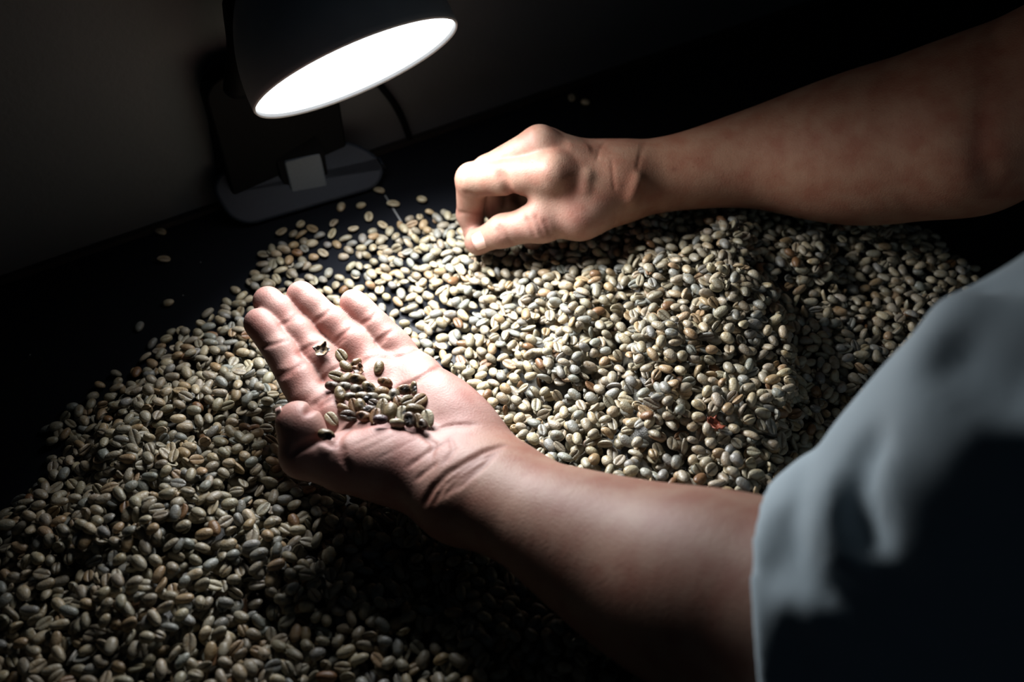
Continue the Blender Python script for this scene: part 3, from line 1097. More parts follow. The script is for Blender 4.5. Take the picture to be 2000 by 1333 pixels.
def rot(yaw, tilt, tilt_dir, up):
    """up = +1 lies on its face, -1 shows the cleft"""
    cz, sz = math.cos(yaw), math.sin(yaw)
    Rz = np.array([[cz, -sz, 0], [sz, cz, 0], [0, 0, 1]])
    if up < 0: Rz = Rz @ np.diag([1.0, -1.0, -1.0])
    ax = np.array([math.cos(tilt_dir), math.sin(tilt_dir), 0]); c, s = math.cos(tilt), math.sin(tilt)
    K = np.array([[0, -ax[2], ax[1]], [ax[2], 0, -ax[0]], [-ax[1], ax[0], 0]])
    return (np.eye(3) + s * K + (1 - c) * K @ K) @ Rz


# templates: kind, rotation and the height maps of the lower and upper side on a 1 mm grid
CELL = 0.001; HALF = 6
TPL = []
for i in range(220):
    kind = i % 10
    up = 1 if RNG.random() < 0.36 else -1
    tilt = abs(RNG.normal(0, 0.36)) if RNG.random() < 0.84 else RNG.uniform(0.9, 1.7)
    M = rot(RNG.uniform(0, 6.283), tilt, RNG.uniform(0, 6.283), up)
    P = KINDS[kind][0] @ M.T
    # dense samples of the hull
    q = np.concatenate([P, (P[BF[:, 0]] + P[BF[:, 1]] + P[BF[:, 2]] + P[BF[:, 3]]) / 4, (P[BF[:, 0]] + P[BF[:, 1]]) / 2, (P[BF[:, 1]] + P[BF[:, 2]]) / 2])
    ix = np.clip(np.round(q[:, 0] / CELL).astype(int) + HALF, 0, 2 * HALF); iy = np.clip(np.round(q[:, 1] / CELL).astype(int) + HALF, 0, 2 * HALF)
    lo = np.full((13, 13), 9.0); hi = np.full((13, 13), -9.0)
    np.minimum.at(lo, (ix, iy), q[:, 2]); np.maximum.at(hi, (ix, iy), q[:, 2])
    on = np.nonzero(lo < 8)
    TPL.append((kind, M, on[0] - HALF, on[1] - HALF, lo[on], hi[on], up, tilt))

GX0, GX1, GY0, GY1 = -0.40, 0.46, -0.34, 0.30
NX, NY = int((GX1 - GX0) / CELL), int((GY1 - GY0) / CELL)
gx = GX0 + (np.arange(NX) + 0.5) * CELL; gy = GY0 + (np.arange(NY) + 0.5) * CELL


def cellof(p): return int((p[0] - GX0) / CELL), int((p[1] - GY0) / CELL)


# the shape of the heap: points in the photograph with the height there
CP = [(-60, 985, -12), (0, 930, -8), (0, 985, 4), (10, 870, -9), (40, 905, 2), (60, 810, -9), (105, 835, 4), (130, 750, -9), (155, 805, 5), (203, 750, 4), (180, 700, -9), (225, 690, -8), (260, 620, -10),
      (300, 690, 5), (345, 610, -7), (400, 575, -6), (400, 640, 6), (455, 530, -8), (470, 590, 5), (480, 465, -9), (500, 545, 5), (530, 500, 5), (565, 480, 4), (530, 440, -7),
      (600, 465, 1), (600, 530, 2), (650, 510, -3), (690, 490, 5), (640, 480, 3), (680, 430, -6), (740, 470, 4), (760, 425, -6), (800, 445, 5), (860, 395, -5), (860, 430, 6),
      (905, 395, 3), (960, 360, -6), (980, 420, 8), (1060, 330, -8), (1080, 400, 12), (1250, 300, -8), (1250, 380, 14), (1450, 280, -8), (1450, 370, 22), (1600, 300, -10), (1600, 380, 20), (1680, 420, 22), (1720, 390, -2), (1720, 405, -9), (1790, 470, 12), (1800, 420, -9), (1880, 540, 8), (1890, 480, -9), (1960, 560, -8), (1930, 640, 10), (2040, 650, -8), (2000, 760, 12),
      (665, 570, 1), (764, 630, -1), (800, 640, 5), (822, 665, 6), (745, 600, 2), (700, 640, 3), (760, 550, 5), (700, 540, 5), (800, 600, 5), (640, 560, 4), (560, 530, 4), (600, 580, 4), (640, 640, 3), (800, 560, 6), (850, 640, 6), (830, 720, 6), (900, 600, 10), (960, 520, 13), (900, 500, 10),
      (920, 720, 14), (1000, 640, 20), (1060, 560, 22), (1080, 480, 20), (1000, 800, 20), (1150, 700, 34), (1160, 580, 34), (1160, 480, 26), (1300, 470, 36), (1300, 560, 48),
      (1300, 680, 54), (1180, 820, 36), (1300, 820, 54), (1380, 480, 46), (1440, 570, 56), (1490, 640, 55), (1510, 720, 54), (1450, 800, 58), (1420, 880, 54),
      (1560, 500, 28), (1590, 600, 18), (1600, 700, 17), (1590, 790, 20), (1600, 880, 20), (1680, 640, 14), (1670, 720, 24), (1660, 820, 20), (1740, 560, 10),
      (1680, 540, 12), (1740, 640, 13), (1740, 740, 16), (1850, 700, 10), (1420, 940, 52), (1280, 930, 46), (1500, 960, 46), (1600, 1000, 34), (1700, 900, 24),
      (1900, 900, 14), (1100, 900, 30), (1000, 960, 22), (850, 900, 10), (700, 800, 6), (600, 720, 8), (620, 850, 10), (520, 700, 10), (500, 800, 18), (450, 680, 14), (440, 760, 22),
      (350, 720, 15), (330, 800, 26), (250, 800, 16), (220, 880, 28), (330, 900, 36), (430, 880, 32), (150, 920, 20), (100, 1000, 28), (200, 1000, 40), (330, 1010, 44), (430, 1000, 36), (520, 960, 26),
      (30, 1060, 22), (100, 1130, 32), (230, 1130, 40), (360, 1120, 38), (480, 1100, 34), (600, 1050, 26), (0, 1200, 30), (120, 1260, 38), (260, 1250, 40), (400, 1250, 36), (540, 1220, 30), (680, 1180, 30),
      (-80, 1150, 20), (-100, 1300, 28), (0, 1330, 36), (300, 1340, 40), (560, 1330, 34), (750, 1300, 32), (800, 1100, 26), (950, 1250, 34), (1000, 1120, 28), (1150, 1300, 38), (1200, 1180, 36), (1400, 1300, 40), (1400, 1120, 44),
      (1650, 1250, 40), (1800, 1100, 36), (1900, 1300, 30), (200, 1450, 38), (700, 1450, 40), (1200, 1450, 40), (1700, 1450, 34)]
CW = np.array([np.append(at(px, py, max(h, 0) / 1000)[:2], h / 1000) for px, py, h in CP])
sx, sy = gx[::4], gy[::4]
num = np.zeros((len(sx), len(sy))); den = np.full_like(num, 1e-9)
for x, y, h in CW:
    d2 = (sx[:, None] - x) ** 2 + (sy[None, :] - y) ** 2
    w = np.exp(-d2 / 0.015 ** 2) + 0.006 * np.exp(-d2 / 0.05 ** 2)
    num += w * h; den += w
Tc = np.where(den > 1e-6, num / den, -0.01)
bumpf = 0
for k in range(14):
    a = RNG.uniform(0, 6.283); f = RNG.uniform(60, 150); ph = RNG.uniform(0, 6.283)
    bumpf = bumpf + np.sin(f * (math.cos(a) * sx[:, None] + math.sin(a) * sy[None, :]) + ph) * (60 / f)
Tc = Tc + bumpf * 0.0016 * np.clip(Tc / 0.03, 0, 1)
TH = np.repeat(np.repeat(Tc, 4, 0), 4, 1)[:NX, :NY]
TH = np.pad(TH, ((0, NX - TH.shape[0]), (0, NY - TH.shape[1])), mode='edge')
for _ in range(2):
    TH[1:-1, 1:-1] = (TH[:-2, 1:-1] + TH[2:, 1:-1] + TH[1:-1, :-2] + TH[1:-1, 2:]) / 4

# room below the hands and arms
under = np.full((NX, NY), 9.0); over = np.full((NX, NY), -9.0)
for VV in (BV, V):
    bi = ((VV[:, 0] - GX0) / CELL).astype(int); bj = ((VV[:, 1] - GY0) / CELL).astype(int)
    ok = (bi >= 0) & (bi < NX) & (bj >= 0) & (bj < NY)
    np.minimum.at(under, (bi[ok], bj[ok]), VV[ok, 2]); 
    if VV is BV: np.maximum.at(over, (bi[ok], bj[ok]), VV[ok, 2])
for _ in range(3):
    u2 = under.copy()
    u2[1:, :] = np.minimum(u2[1:, :], under[:-1, :]); u2[:-1, :] = np.minimum(u2[:-1, :], under[1:, :])
    u2[:, 1:] = np.minimum(u2[:, 1:], under[:, :-1]); u2[:, :-1] = np.minimum(u2[:, :-1], under[:, 1:])
    under = u2
TH = np.minimum(TH, under - 0.0005)
CORE = np.maximum(TH - 0.0150, 0.0)
H = CORE.copy()


def drop(H, i, j, tpl, sink=0.0009):
    kind, M, dx, dy, lo, hi, up, tilt = tpl
    a = dx + i; b = dy + j
    z = max(float((H[a, b] - lo).max()) - sink, 0.0005 - 1.06 * float(lo.min()))
    return z, a, b


# loose beans on the bare table first, each one a thing of its own
LOOSE = [
    (740, 373, 'bean', 'pale coffee bean on bare table touching the end of the white scratch beside the lamp'),
    (768, 400, 'bean', 'pale coffee bean lying on the white scratch in the black table'),
    (706, 402, 'bean', 'small pale coffee bean in front of the lamp base, nearest its rounded corner'),
    (666, 403, 'bean', 'round coffee bean on the bare table just in front of the lamp base'),
    (720, 425, 'bean', 'pale coffee bean on the table between the white scratch and the lamp base front'),
    (824, 393, 'bean', 'lone coffee bean on bare black table, last one before the pinching hand'),
    (748, 441, 'bean', 'coffee bean on the table just below the lower end of the white scratch'),
    (690, 449, 'bean', 'lone coffee bean on the table between the heap edge and the lamp base'),
    (550, 454, 'bean', 'flat lying coffee bean closest to the left front corner of the lamp base'),
    (588, 441, 'bean', 'pale coffee bean touching a brown bean in front of the lamp base'),
    (611, 448, 'brown', 'brownish coffee bean in front of the lamp base'),
    (653, 437, 'bean', 'upright looking pale coffee bean in front of the lamp base, right of the brown bean'),
    (650, 457, 'bean', 'coffee bean lying lowest in the loose row in front of the lamp base'),
    (314, 455, 'bean', 'lone coffee bean on bare table nearest the wall at the left'),
    (320, 507, 'bean', 'lone coffee bean on bare table left of the lamp, second from the wall'),
    (330, 592, 'bean', 'lone coffee bean on bare table beside the left edge of the heap'),
    (273, 637, 'grey', 'greyish coffee bean stranded at the left rim of the heap'),
    (1117, 193, 'bean', 'coffee bean far back on the table behind the right hand, the one nearer the wall'),
    (1142, 202, 'bean', 'coffee bean far back on the table behind the right hand, the one nearer the arm'),
    (630, 497, 'bean', 'pale coffee bean on the table in the gap at the rear edge of the heap'),
]
BEANS = []      # (template index, x, y, z, tag)
lie = [i for i, t in enumerate(TPL) if t[7] < 0.22]
for n, (px, py, hue, lab) in enumerate(LOOSE):
    p = at(px, py, 0.002); i, j = cellof(p)
    t = lie[(n * 7) % len(lie)]
    z, a, b = drop(H, i, j, TPL[t], 0.0002)
    H[a, b] = np.maximum(H[a, b], z + TPL[t][5])
    BEANS.append((t, gx[i], gy[j], z, n))
# then the heap, one bean dropped after another
cand = np.argwhere((TH > 0.0012) & (np.arange(NX)[:, None] > 8) & (np.arange(NX)[:, None] < NX - 8) & (np.arange(NY)[None, :] > 8) & (np.arange(NY)[None, :] < NY - 8))
order = RNG.integers(0, len(cand), 60000)
tid = RNG.integers(0, len(TPL), (60000, 3))
jit = RNG.integers(-3, 4, (60000, 3, 2))
for n in range(60000):
    i0, j0 = cand[order[n]]
    best = None
    for s in range(3):
        i = int(np.clip(i0 + jit[n, s, 0], 7, NX - 8)); j = int(np.clip(j0 + jit[n, s, 1], 7, NY - 8))
        z, a, b = drop(H, i, j, TPL[tid[n, s]])
        e = z - TH[i, j]
        if best is None or e < best[0]: best = (e, z, i, j, a, b, tid[n, s])
    e, z, i, j, a, b, t = best
    if e > 0.0006 and not (z < 0.0024 and TH[i, j] > 0.0012): continue
    top_ = z + TPL[t][5]
    if (top_ > under[a, b] - 0.0002).any(): continue
    H[a, b] = np.maximum(H[a, b], top_)
    BEANS.append((int(t), gx[i] + RNG.uniform(-.0004, .0004), gy[j] + RNG.uniform(-.0004, .0004), z, -1))
NB = len(BEANS)
print('beans', NB, round(time.time() - T0, 1))
BT = np.array([b[0] for b in BEANS]); BP = np.array([b[1:4] for b in BEANS]); BL = np.array([b[4] for b in BEANS])
TV = np.array([KINDS[t[0]][0] @ t[1].T for t in TPL]); TG = np.array([KINDS[t[0]][2] for t in TPL])
size = RNG.uniform(0.93, 1.05, NB)
PTS = TV[BT] * size[:, None, None] + BP[:, None, :]                 # (NB, NV, 3)

# colours of unroasted beans
PAL = {'olive': (0.36, 0.333, 0.268), 'bluish': (0.28, 0.29, 0.278), 'cream': (0.49, 0.435, 0.325), 'tan': (0.40, 0.30, 0.19), 'brown': (0.22, 0.125, 0.065)}
hues = RNG.choice(list(PAL), NB, p=[0.50, 0.17, 0.21, 0.095, 0.025])
for n in range(len(LOOSE)):
    hues[n] = {'bean': 'cream', 'brown': 'tan', 'grey': 'bluish'}[LOOSE[n][2]]
BC = np.array([PAL[h] for h in hues]) * np.array([0.885, 0.85, 0.785]) * RNG.uniform(0.86, 1.14, (NB, 1)) * RNG.uniform(0.97, 1.03, (NB, 3))


def visible(cam, fwd, up, blockers):
    """pixels each bean shows in a view, by splatting its points into a depth buffer"""
    W, Hh, s = 1000, 667, 0.5
    right = np.cross(fwd, up)
    def pr(P):
        d = P - cam; t = d @ fwd
        return ((1000 + FPX * (d @ right) / t) * s).astype(int), ((666.5 - FPX * (d @ up) / t) * s).astype(int), t
    allp = PTS.reshape(-1, 3); ids = np.repeat(np.arange(NB), NV)
    x, y, t = pr(allp)
    if blockers is not None:
        bx, by, bt = pr(blockers)
        x = np.concatenate([x, bx, bx + 1, bx, bx - 1]); y = np.concatenate([y, by, by, by + 1, by]); t = np.concatenate([t, bt, bt, bt, bt]); ids = np.concatenate([ids, np.full(4 * len(bx), -1)])
    ok = (x >= 0) & (x < W) & (y >= 0) & (y < Hh)
    x, y, t, ids = x[ok], y[ok], t[ok], ids[ok]
    o = np.argsort(-t)
    buf = np.full(W * Hh, -1, dtype=np.int32)
    buf[(y * W + x)[o]] = ids[o]
    return np.bincount(buf[buf >= 0], minlength=NB)


seen = visible(CAM, FWD, UPV, np.concatenate([BV, V]))
keep = seen > 1
for sx_, sy_, sz_ in ((0, 0, 0), (-0.18, 0.02, 0.02), (0.16, 0.0, 0.06), (0.0, 0.1, 0.25)):
    c = CAM + [sx_, sy_, sz_]
    f = unit(np.array([0, 0.0, 0.01]) - c); r = unit(np.cross(f, [0, 0, 1])); u = np.cross(r, f)
    keep |= visible(c, f, u, None) > 36
pxy = np.array([project(p)[:2] for p in BP])
margin = (pxy[:, 0] < 0) | (pxy[:, 0] > 2000) | (pxy[:, 1] < 0) | (pxy[:, 1] > 1333)
ztop = H[np.clip(((BP[:, 0] - GX0) / CELL).astype(int), 0, NX - 1), np.clip(((BP[:, 1] - GY0) / CELL).astype(int), 0, NY - 1)]
keep |= margin & (ztop - BP[:, 2] < 0.0018)
single = np.zeros(NB, bool)
single[:len(LOOSE)] = True
rank = np.argsort(-np.where(single, 0, seen))[:300]
single[rank] = True
heap = keep & ~single
print('main', (seen > 1).sum(), 'heap', heap.sum(), 'kept', keep.sum(), round(time.time() - T0, 1))

# the heap as one object: core mound plus every bean seen in it
hv = PTS[heap].reshape(-1, 3)
nh = int(heap.sum())
hf = (BF[None] + (np.arange(nh) * NV)[:, None, None]).reshape(-1, 4)
hc = np.repeat(BC[heap], NV, 0); hg = TG[BT[heap]].reshape(-1)
st = 4
cx_ = np.arange(0, NX, st); cy_ = np.arange(0, NY, st)
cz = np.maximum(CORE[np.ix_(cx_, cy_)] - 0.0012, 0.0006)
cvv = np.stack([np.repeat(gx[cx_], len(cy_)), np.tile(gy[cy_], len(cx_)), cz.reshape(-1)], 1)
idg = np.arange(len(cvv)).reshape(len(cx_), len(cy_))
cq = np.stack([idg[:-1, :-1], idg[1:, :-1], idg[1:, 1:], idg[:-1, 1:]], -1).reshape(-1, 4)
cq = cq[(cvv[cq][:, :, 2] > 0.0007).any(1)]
us, inv = np.unique(cq, return_inverse=True)
cq = inv.reshape(-1, 4) + len(hv); cvv = cvv[us]
me = mesh_np('coffee_beans', np.concatenate([hv, cvv]), np.concatenate([hf, cq]))
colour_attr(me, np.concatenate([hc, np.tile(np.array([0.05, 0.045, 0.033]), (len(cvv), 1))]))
ga = me.attributes.new('groove', 'FLOAT', 'POINT')
ga.data.foreach_set('value', np.concatenate([hg, np.zeros(len(cvv))]).astype(np.float32))
ho = link('coffee_beans', me, M_HEAP)
tag(ho, 'great heap of grey-green unroasted coffee beans spread over the black table', 'coffee beans', kind='stuff')

# single beans share ten meshes
KM = []
for k, (v, f, g) in enumerate(KINDS):
    m_ = mesh_np('coffee_bean', v, f)
    a = m_.attributes.new('groove', 'FLOAT', 'POINT'); a.data.foreach_set('value', g.astype(np.float32))
    m_.materials.append(M_BEAN)
    KM.append(m_)


def where(px, py):
    if py < 620: return 'bright rear of the heap' if px < 1300 else 'under the right forearm'
    if px > 1350: return 'beside the grey-blue sleeve' if py > 760 else 'on the far right slope'
    if px > 900 and py < 1000: return 'above the left forearm' if py > 780 else 'bright middle of the heap'
    if px < 520 and py < 860: return 'upper left rim of the heap'
    if py < 1000: return 'far left slope' if px < 230 else ('left of the open thumb' if px < 560 else 'under the open hand')
    row = 'lowest row' if py > 1240 else ('lower front' if py > 1120 else 'front')
    col = 'at the left' if px < 170 else ('left of the hand shadow' if px < 380 else ('at the hand shadow edge' if px < 560 else ('in the hand shadow' if px < 850 else 'under the left forearm')))
    return row + ' ' + col


ORD = ['first', 'second', 'third', 'fourth', 'fifth', 'sixth', 'seventh', 'eighth', 'ninth', 'tenth', 'eleventh', 'twelfth', 'thirteenth', 'fourteenth',
       'fifteenth', 'sixteenth', 'seventeenth', 'eighteenth', 'nineteenth', 'twentieth']
alike = {}
for n in np.nonzero(single)[0]:
    if BL[n] >= 0: continue
    pose = 'on edge' if TPL[BT[n]][7] > 0.8 else ('back up' if TPL[BT[n]][6] > 0 else 'cleft up')
    alike.setdefault(f'{hues[n]} coffee bean, {pose}, {where(*pxy[n])}', []).append(n)
own = {}
for lab, ns in alike.items():
    ns.sort(key=lambda n: pxy[n][0])
    for k, n in enumerate(ns):
        left = k < (len(ns) + 1) // 2
        m_ = k if left else len(ns) - 1 - k
        own[n] = lab if len(ns) == 1 else f'{lab}, {ORD[min(m_, 19)]} from {"left" if left else "right"}'
for n in np.nonzero(single)[0]:
    kind, M = TPL[BT[n]][0], TPL[BT[n]][1]
    o = bpy.data.objects.new('coffee_bean', KM[kind])
    COL.objects.link(o)
    o.matrix_world = Matrix.Translation(Vector(BP[n])) @ Matrix(M.tolist()).to_4x4() @ Matrix.Scale(float(size[n]), 4)
    o.color = (*BC[n], 1)
    if BL[n] >= 0:
        tag(o, LOOSE[BL[n]][3], 'coffee bean', 'loose beans on the bare table')
    else:
        tag(o, own[n], 'coffee bean', 'nearest coffee beans of the heap')
# ------------------------------------------------------------------ the sorted-out beans lying in the open palm
def smooth_noise(P, seed, f):
    r = np.random.default_rng(seed); out = 0
    for k in range(5):
        d = r.normal(size=3); d /= np.linalg.norm(d)
        out = out + np.sin(P @ d * f * r.uniform(0.6, 1.6) + r.uniform(0, 6.28))
    return out / 5


FINE = dict(nu=17, top=13, low=(0.93, 0.75, 0.5, 0.32, 0.2, 0.11, 0.0, -0.11, -0.2, -0.32, -0.5, -0.75, -0.93))
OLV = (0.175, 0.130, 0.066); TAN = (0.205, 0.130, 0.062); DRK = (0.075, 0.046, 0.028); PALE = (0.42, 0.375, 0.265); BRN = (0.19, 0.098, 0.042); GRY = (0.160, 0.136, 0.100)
# x, y and angle in the close-up of the palm, side up (b back, c cleft, e edge), colour, black rot 0..1, size, label
PB = [
    (480, 300, 50, 'c', OLV, 0.0, 1.0, 'olive bean with open cleft at the ring finger base, topmost in the palm'),
    (530, 425, 40, 'b', OLV, 0.0, .95, 'pale olive bean touching a wrinkled bean near the top of the palm'),
    (632, 388, -30, 'e', TAN, 0.25, .95, 'wrinkled tan bean with a dark dent near the top of the palm'),
    (888, 440, 105, 'b', OLV, 0.05, 1.0, 'lone upright olive bean on the pad below the ring and little fingers'),
    (960, 592, 18, 'e', BRN, 0.15, 1.1, 'long flat brown bean apart from the pile, towards the little finger side'),
    (430, 525, 10, 'c', OLV, 0.1, 1.0, 'olive bean with cleft up at the upper left of the palm pile'),
    (535, 553, -45, 'b', OLV, 0.0, 1.0, 'smooth olive bean between two others along the top of the palm pile'),
    (660, 565, 8, 'b', TAN, 0.5, 1.12, 'long tan bean with a dark end along the top of the palm pile'),
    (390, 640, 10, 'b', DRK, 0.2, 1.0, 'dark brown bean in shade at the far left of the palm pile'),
    (522, 640, 0, 'b', GRY, 0.1, .85, 'small grey bean at the upper left of the palm pile'),
    (655, 680, 25, 'b', GRY, 0.6, .95, 'grey bean with a black pit in the upper middle of the palm pile'),
    (782, 655, 40, 'b', OLV, 0.7, 1.0, 'olive bean with a black rotten end in the upper middle of the palm pile'),
    (925, 700, 0, 'b', TAN, 0.0, 1.0, 'smooth round tan bean at the upper right of the palm pile'),
    (1165, 678, -10, 'b', BRN, 0.85, 1.08, 'large brown bean half eaten black, topmost at the right of the palm pile'),
    (1282, 660, 80, 'e', OLV, 0.85, 1.0, 'shrivelled bean with black holes at the top right end of the palm pile'),
    (470, 730, 75, 'b', OLV, 0.05, 1.15, 'long olive bean standing steep at the left of the palm pile'),
    (590, 755, 0, 'b', GRY, 0.3, .9, 'small mottled grey bean in the left middle of the palm pile'),
    (708, 745, 0, 'b', OLV, 0.0, .85, 'small pale olive bean in the centre left of the palm pile'),
    (1055, 740, 80, 'b', GRY, 0.1, 1.0, 'dull grey bean in the right middle of the palm pile'),
    (950, 770, 15, 'b', PALE, 0.0, .85, 'small pale bean peeping out behind the middle of the palm pile'),
    (790, 775, -20, 'b', GRY, 1.0, 1.2, 'largest black-rotted grey bean at the centre of the palm pile'),
    (845, 835, 30, 'c', DRK, 0.9, .9, 'black crumbled bean at the centre of the palm pile'),
    (1100, 805, 70, 'c', BRN, 0.3, .9, 'hollow brown bean in the right middle of the palm pile'),
    (1205, 790, -30, 'c', OLV, 0.0, 1.0, 'olive bean with twisted cleft at the right of the palm pile'),
    (1335, 780, -40, 'c', TAN, 0.45, 1.12, 'split tan bean with dark cracks at the right end of the palm pile'),
    (515, 880, 25, 'e', TAN, 0.0, 1.0, 'tan bean with a clean curved edge at the lower left of the palm pile'),
    (612, 845, 75, 'c', BRN, 0.0, 1.0, 'reddish brown bean showing its cleft in the lower left of the palm pile'),
    (690, 850, 70, 'b', OLV, 0.1, 1.0, 'knobbly olive bean leaning in the lower middle of the palm pile'),
    (790, 893, 0, 'b', DRK, 0.4, .85, 'small dark bean sunk in the lower middle of the palm pile'),
    (555, 960, 5, 'c', DRK, 0.8, 1.1, 'black and brown bean at the bottom left of the palm pile'),
    (730, 970, 15, 'b', BRN, 0.55, 1.05, 'orange-brown bean with a black end at the bottom of the palm pile'),
    (848, 960, 105, 'c', BRN, 0.1, 1.0, 'reddish bean standing with dark cleft at the bottom of the palm pile'),
    (925, 860, 95, 'c', OLV, 0.0, 1.2, 'large olive bean with a vertical cleft in the lower middle of the palm pile'),
    (1020, 915, 100, 'b', OLV, 0.0, 1.2, 'largest smooth olive bean at the lower middle of the palm pile'),
    (1135, 930, 95, 'c', PALE, 0.7, 1.0, 'pale bean bored with a black hole in the lower right of the palm pile'),
    (1285, 890, 8, 'b', OLV, 0.0, 1.1, 'smooth olive bean lying flat at the lower right of the palm pile'),
    (1090, 1038, 5, 'e', PALE, 0.0, 1.0, 'pale bean lowest in the palm pile'),
    (1225, 1005, 80, 'b', DRK, 0.9, 1.05, 'bean riddled with black holes at the bottom right of the palm pile'),
    (1310, 1012, 75, 'c', TAN, 0.15, .95, 'tan bean between a black one and a big pale one at the bottom right'),
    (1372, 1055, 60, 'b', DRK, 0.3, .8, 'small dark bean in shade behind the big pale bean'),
    (1415, 985, 75, 'c', PALE, 0.0, 1.2, 'big pale bean with open cleft, nearest the wrist in the palm'),
    (375, 990, 45, 'c', PALE, 0.0, 1.0, 'whitish bean with cleft alone in the palm above the thumb fold'),
    (320, 1170, 20, 'b', OLV, 0.8, 1.0, 'lone bean with black rot beside the thumb tip'),
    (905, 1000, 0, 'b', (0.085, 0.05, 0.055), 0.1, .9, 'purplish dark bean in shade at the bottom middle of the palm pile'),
]
PH = over.copy()
for _ in range(2):
    u2 = PH.copy()
    u2[1:, :] = np.maximum(u2[1:, :], PH[:-1, :]); u2[:-1, :] = np.maximum(u2[:-1, :], PH[1:, :])
    u2[:, 1:] = np.maximum(u2[:, 1:], PH[:, :-1]); u2[:, :-1] = np.maximum(u2[:, :-1], PH[:, 1:])
    PH = np.where(PH > -1, PH, u2)
M_PALMBEAN = bean_material('sorted_coffee_bean', False)


def settle(P, i, j, sink):
    ix = np.round(P[:, 0] / CELL).astype(int) + i; iy = np.round(P[:, 1] / CELL).astype(int) + j
    z = (PH[ix, iy] - P[:, 2]).max() - sink
    np.maximum.at(PH, (ix, iy), P[:, 2] + z)
    return z


for n, (zx, zy, ang, side_, col, rot_, sz, lab) in enumerate(PB):
    r = np.random.default_rng(500 + n)
    px, py = 580 + zx * 0.18008, 640 + zy * 0.18008
    v, f, g = bean_shape(0.00440 * sz * r.uniform(.95, 1.08), 0.00310 * sz * r.uniform(.92, 1.06), 0.0027 * sz, r.uniform(.12, .3), r.uniform(.28, .42), r.uniform(-.1, .2), r.uniform(-.12, .12), **FINE)
    nrm_ = v / (np.linalg.norm(v, axis=1, keepdims=True) + 1e-9)
    v = v + nrm_ * (smooth_noise(v, n, 1500) * 0.00016)[:, None]
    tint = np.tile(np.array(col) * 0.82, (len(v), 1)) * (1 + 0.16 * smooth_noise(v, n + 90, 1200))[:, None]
    hitp = BG.hit(px, py)
    zref = hitp[2] if hitp is not None else 0.055
    c = at(px, py, zref + 0.0015)
    d = at(px + math.cos(math.radians(ang)) * 5, py + math.sin(math.radians(ang)) * 5, zref + 0.0015) - c
    yaw = math.atan2(d[1], d[0])
    up = -1 if side_ == 'c' else 1
    tilt = {'b': 0.25, 'c': 0.3, 'e': 1.2}[side_]
    Mr = rot(yaw, tilt, yaw if side_ == 'e' else yaw + 0.6, up)
    if rot_ > 0:      # black eaten-out patches where the photograph shows them: towards the viewer
        tov = Mr.T @ unit(CAM - c)
        tgt = unit(tov + r.normal(size=3) * 0.35 + Mr.T @ unit(d) * r.choice([-0.4, 0.4]))
        w = (nrm_ @ tgt) - (0.92 - 0.45 * rot_) + 0.22 * smooth_noise(v, n + 7, 2300)
        m_ = np.clip(w / 0.14, 0, 1)
        v = v - nrm_ * (m_ * (0.0005 + 0.0007 * rot_ * (1 + smooth_noise(v, n + 31, 4200))))[:, None]
        tint = tint * (1 - m_[:, None]) + m_[:, None] * np.array([0.022, 0.016, 0.013])
    P = v @ Mr.T
    i, j = cellof(c)
    z = settle(P, i, j, 0.0009)
    z = min(z, zref + 0.0052)
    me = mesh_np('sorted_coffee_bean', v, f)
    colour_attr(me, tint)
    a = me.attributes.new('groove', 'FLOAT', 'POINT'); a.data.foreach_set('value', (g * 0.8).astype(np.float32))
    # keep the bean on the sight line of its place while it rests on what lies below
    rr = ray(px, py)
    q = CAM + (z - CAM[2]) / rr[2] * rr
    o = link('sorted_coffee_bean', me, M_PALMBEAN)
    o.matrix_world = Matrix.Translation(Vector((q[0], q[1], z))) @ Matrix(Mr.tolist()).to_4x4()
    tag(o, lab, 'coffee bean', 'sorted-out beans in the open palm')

# two broken husks in the palm and the red scrap on the heap


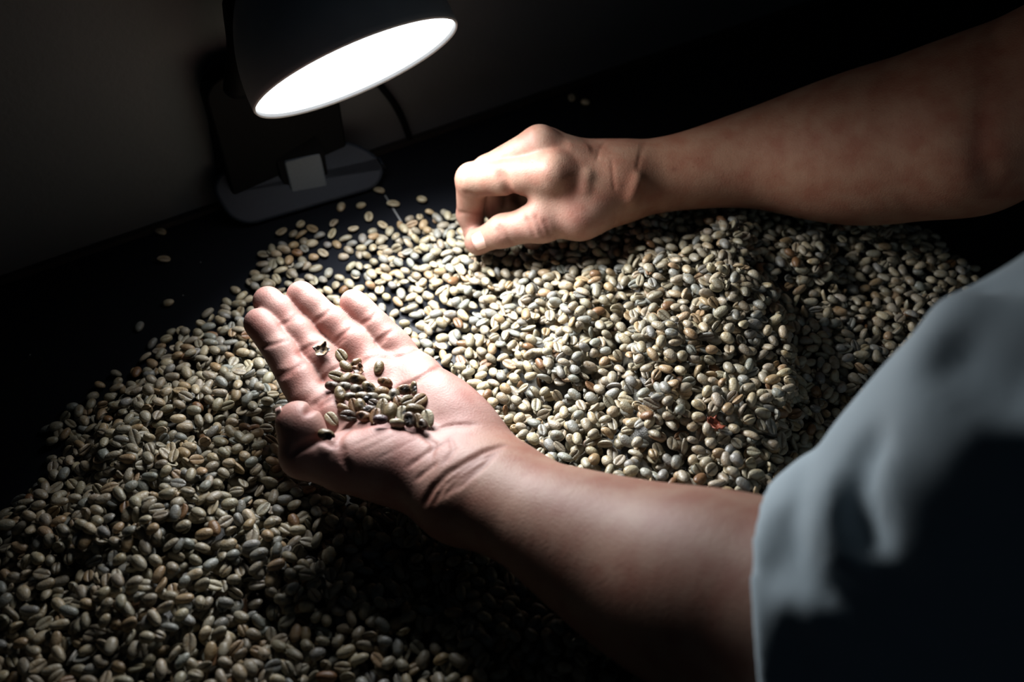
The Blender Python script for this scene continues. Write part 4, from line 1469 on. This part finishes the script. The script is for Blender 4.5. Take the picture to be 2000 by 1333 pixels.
def husk(name, px, py, surf, cols, lab, size_, seed, mat):
    r = np.random.default_rng(seed)
    p = surf
    v = []; f = []
    nu, nv_ = 9, 9
    for lay in (0, -0.0005):
        for i in range(nu):
            for j in range(nv_):
                a = (i / (nu - 1) - .5); b = (j / (nv_ - 1) - .5)
                edge = 1 + 0.10 * math.sin(5 * math.atan2(b, a) + seed)
                v.append((a * size_ * 1.25 * edge, b * size_ * edge, size_ * (0.9 * (a * a + b * b) + 0.10 * math.sin(13 * a + seed) * math.cos(11 * b)) + lay))
    for lay in (0, 1):
        for i in range(nu - 1):
            for j in range(nv_ - 1):
                k = lay * nu * nv_ + i * nv_ + j
                qd = (k, k + nv_, k + nv_ + 1, k + 1)
                f.append(qd if lay == 0 else qd[::-1])
    b0 = nu * nv_
    ring = list(range(nv_)) + [i * nv_ + nv_ - 1 for i in range(1, nu)] + [(nu - 1) * nv_ + j for j in range(nv_ - 2, -1, -1)] + [i * nv_ for i in range(nu - 2, 0, -1)]
    for x, y in zip(ring, ring[1:] + ring[:1]): f.append((x, y, y + b0, x + b0))
    v = np.array(v)
    me = mesh_np(name, v, np.array(f))
    w = np.clip(smooth_noise(v, seed, 1500) * 3 + 0.5, 0, 1)[:, None]
    colour_attr(me, np.array(cols[0]) * (1 - w) + np.array(cols[1]) * w)
    o = link(name, me, mat)
    o.matrix_world = Matrix.Translation(Vector(p)) @ Matrix.Rotation(r.uniform(0, 6.28), 4, 'Z') @ Matrix.Rotation(0.35, 4, 'X')
    tag(o, lab, 'bean husk')


hp = BG.hit(629, 688)
if hp is not None: husk('bean_husk', 629, 688, hp + np.array([0, 0, 0.0012]), [(0.55, 0.42, 0.28), (0.03, 0.025, 0.03)], 'broken bean husk, pale and black, on the base of the middle finger', 0.0065, 3, M_PALMBEAN)
hp = BG.hit(702, 727)
if hp is not None: husk('bean_husk', 702, 727, hp + np.array([0, 0, 0.0011]), [(0.26, 0.14, 0.08), (0.12, 0.07, 0.05)], 'curled brown bean husk in the palm above the pile of sorted beans', 0.0058, 5, M_PALMBEAN)
p = at(1393, 835, 0.046); i, j = cellof(p)
for _ in range(3):
    p = at(1393, 835, float(H[i - 2:i + 3, j - 2:j + 3].mean()) + 0.001); i, j = cellof(p)
husk('bean_husk', 1393, 835, p + np.array([0, 0, 0.002]), [(0.30, 0.075, 0.04), (0.20, 0.05, 0.03)], 'dark red scrap of cherry skin lying on the middle of the heap', 0.0070, 8, M_PALMBEAN)
print('done', round(time.time() - T0, 1))
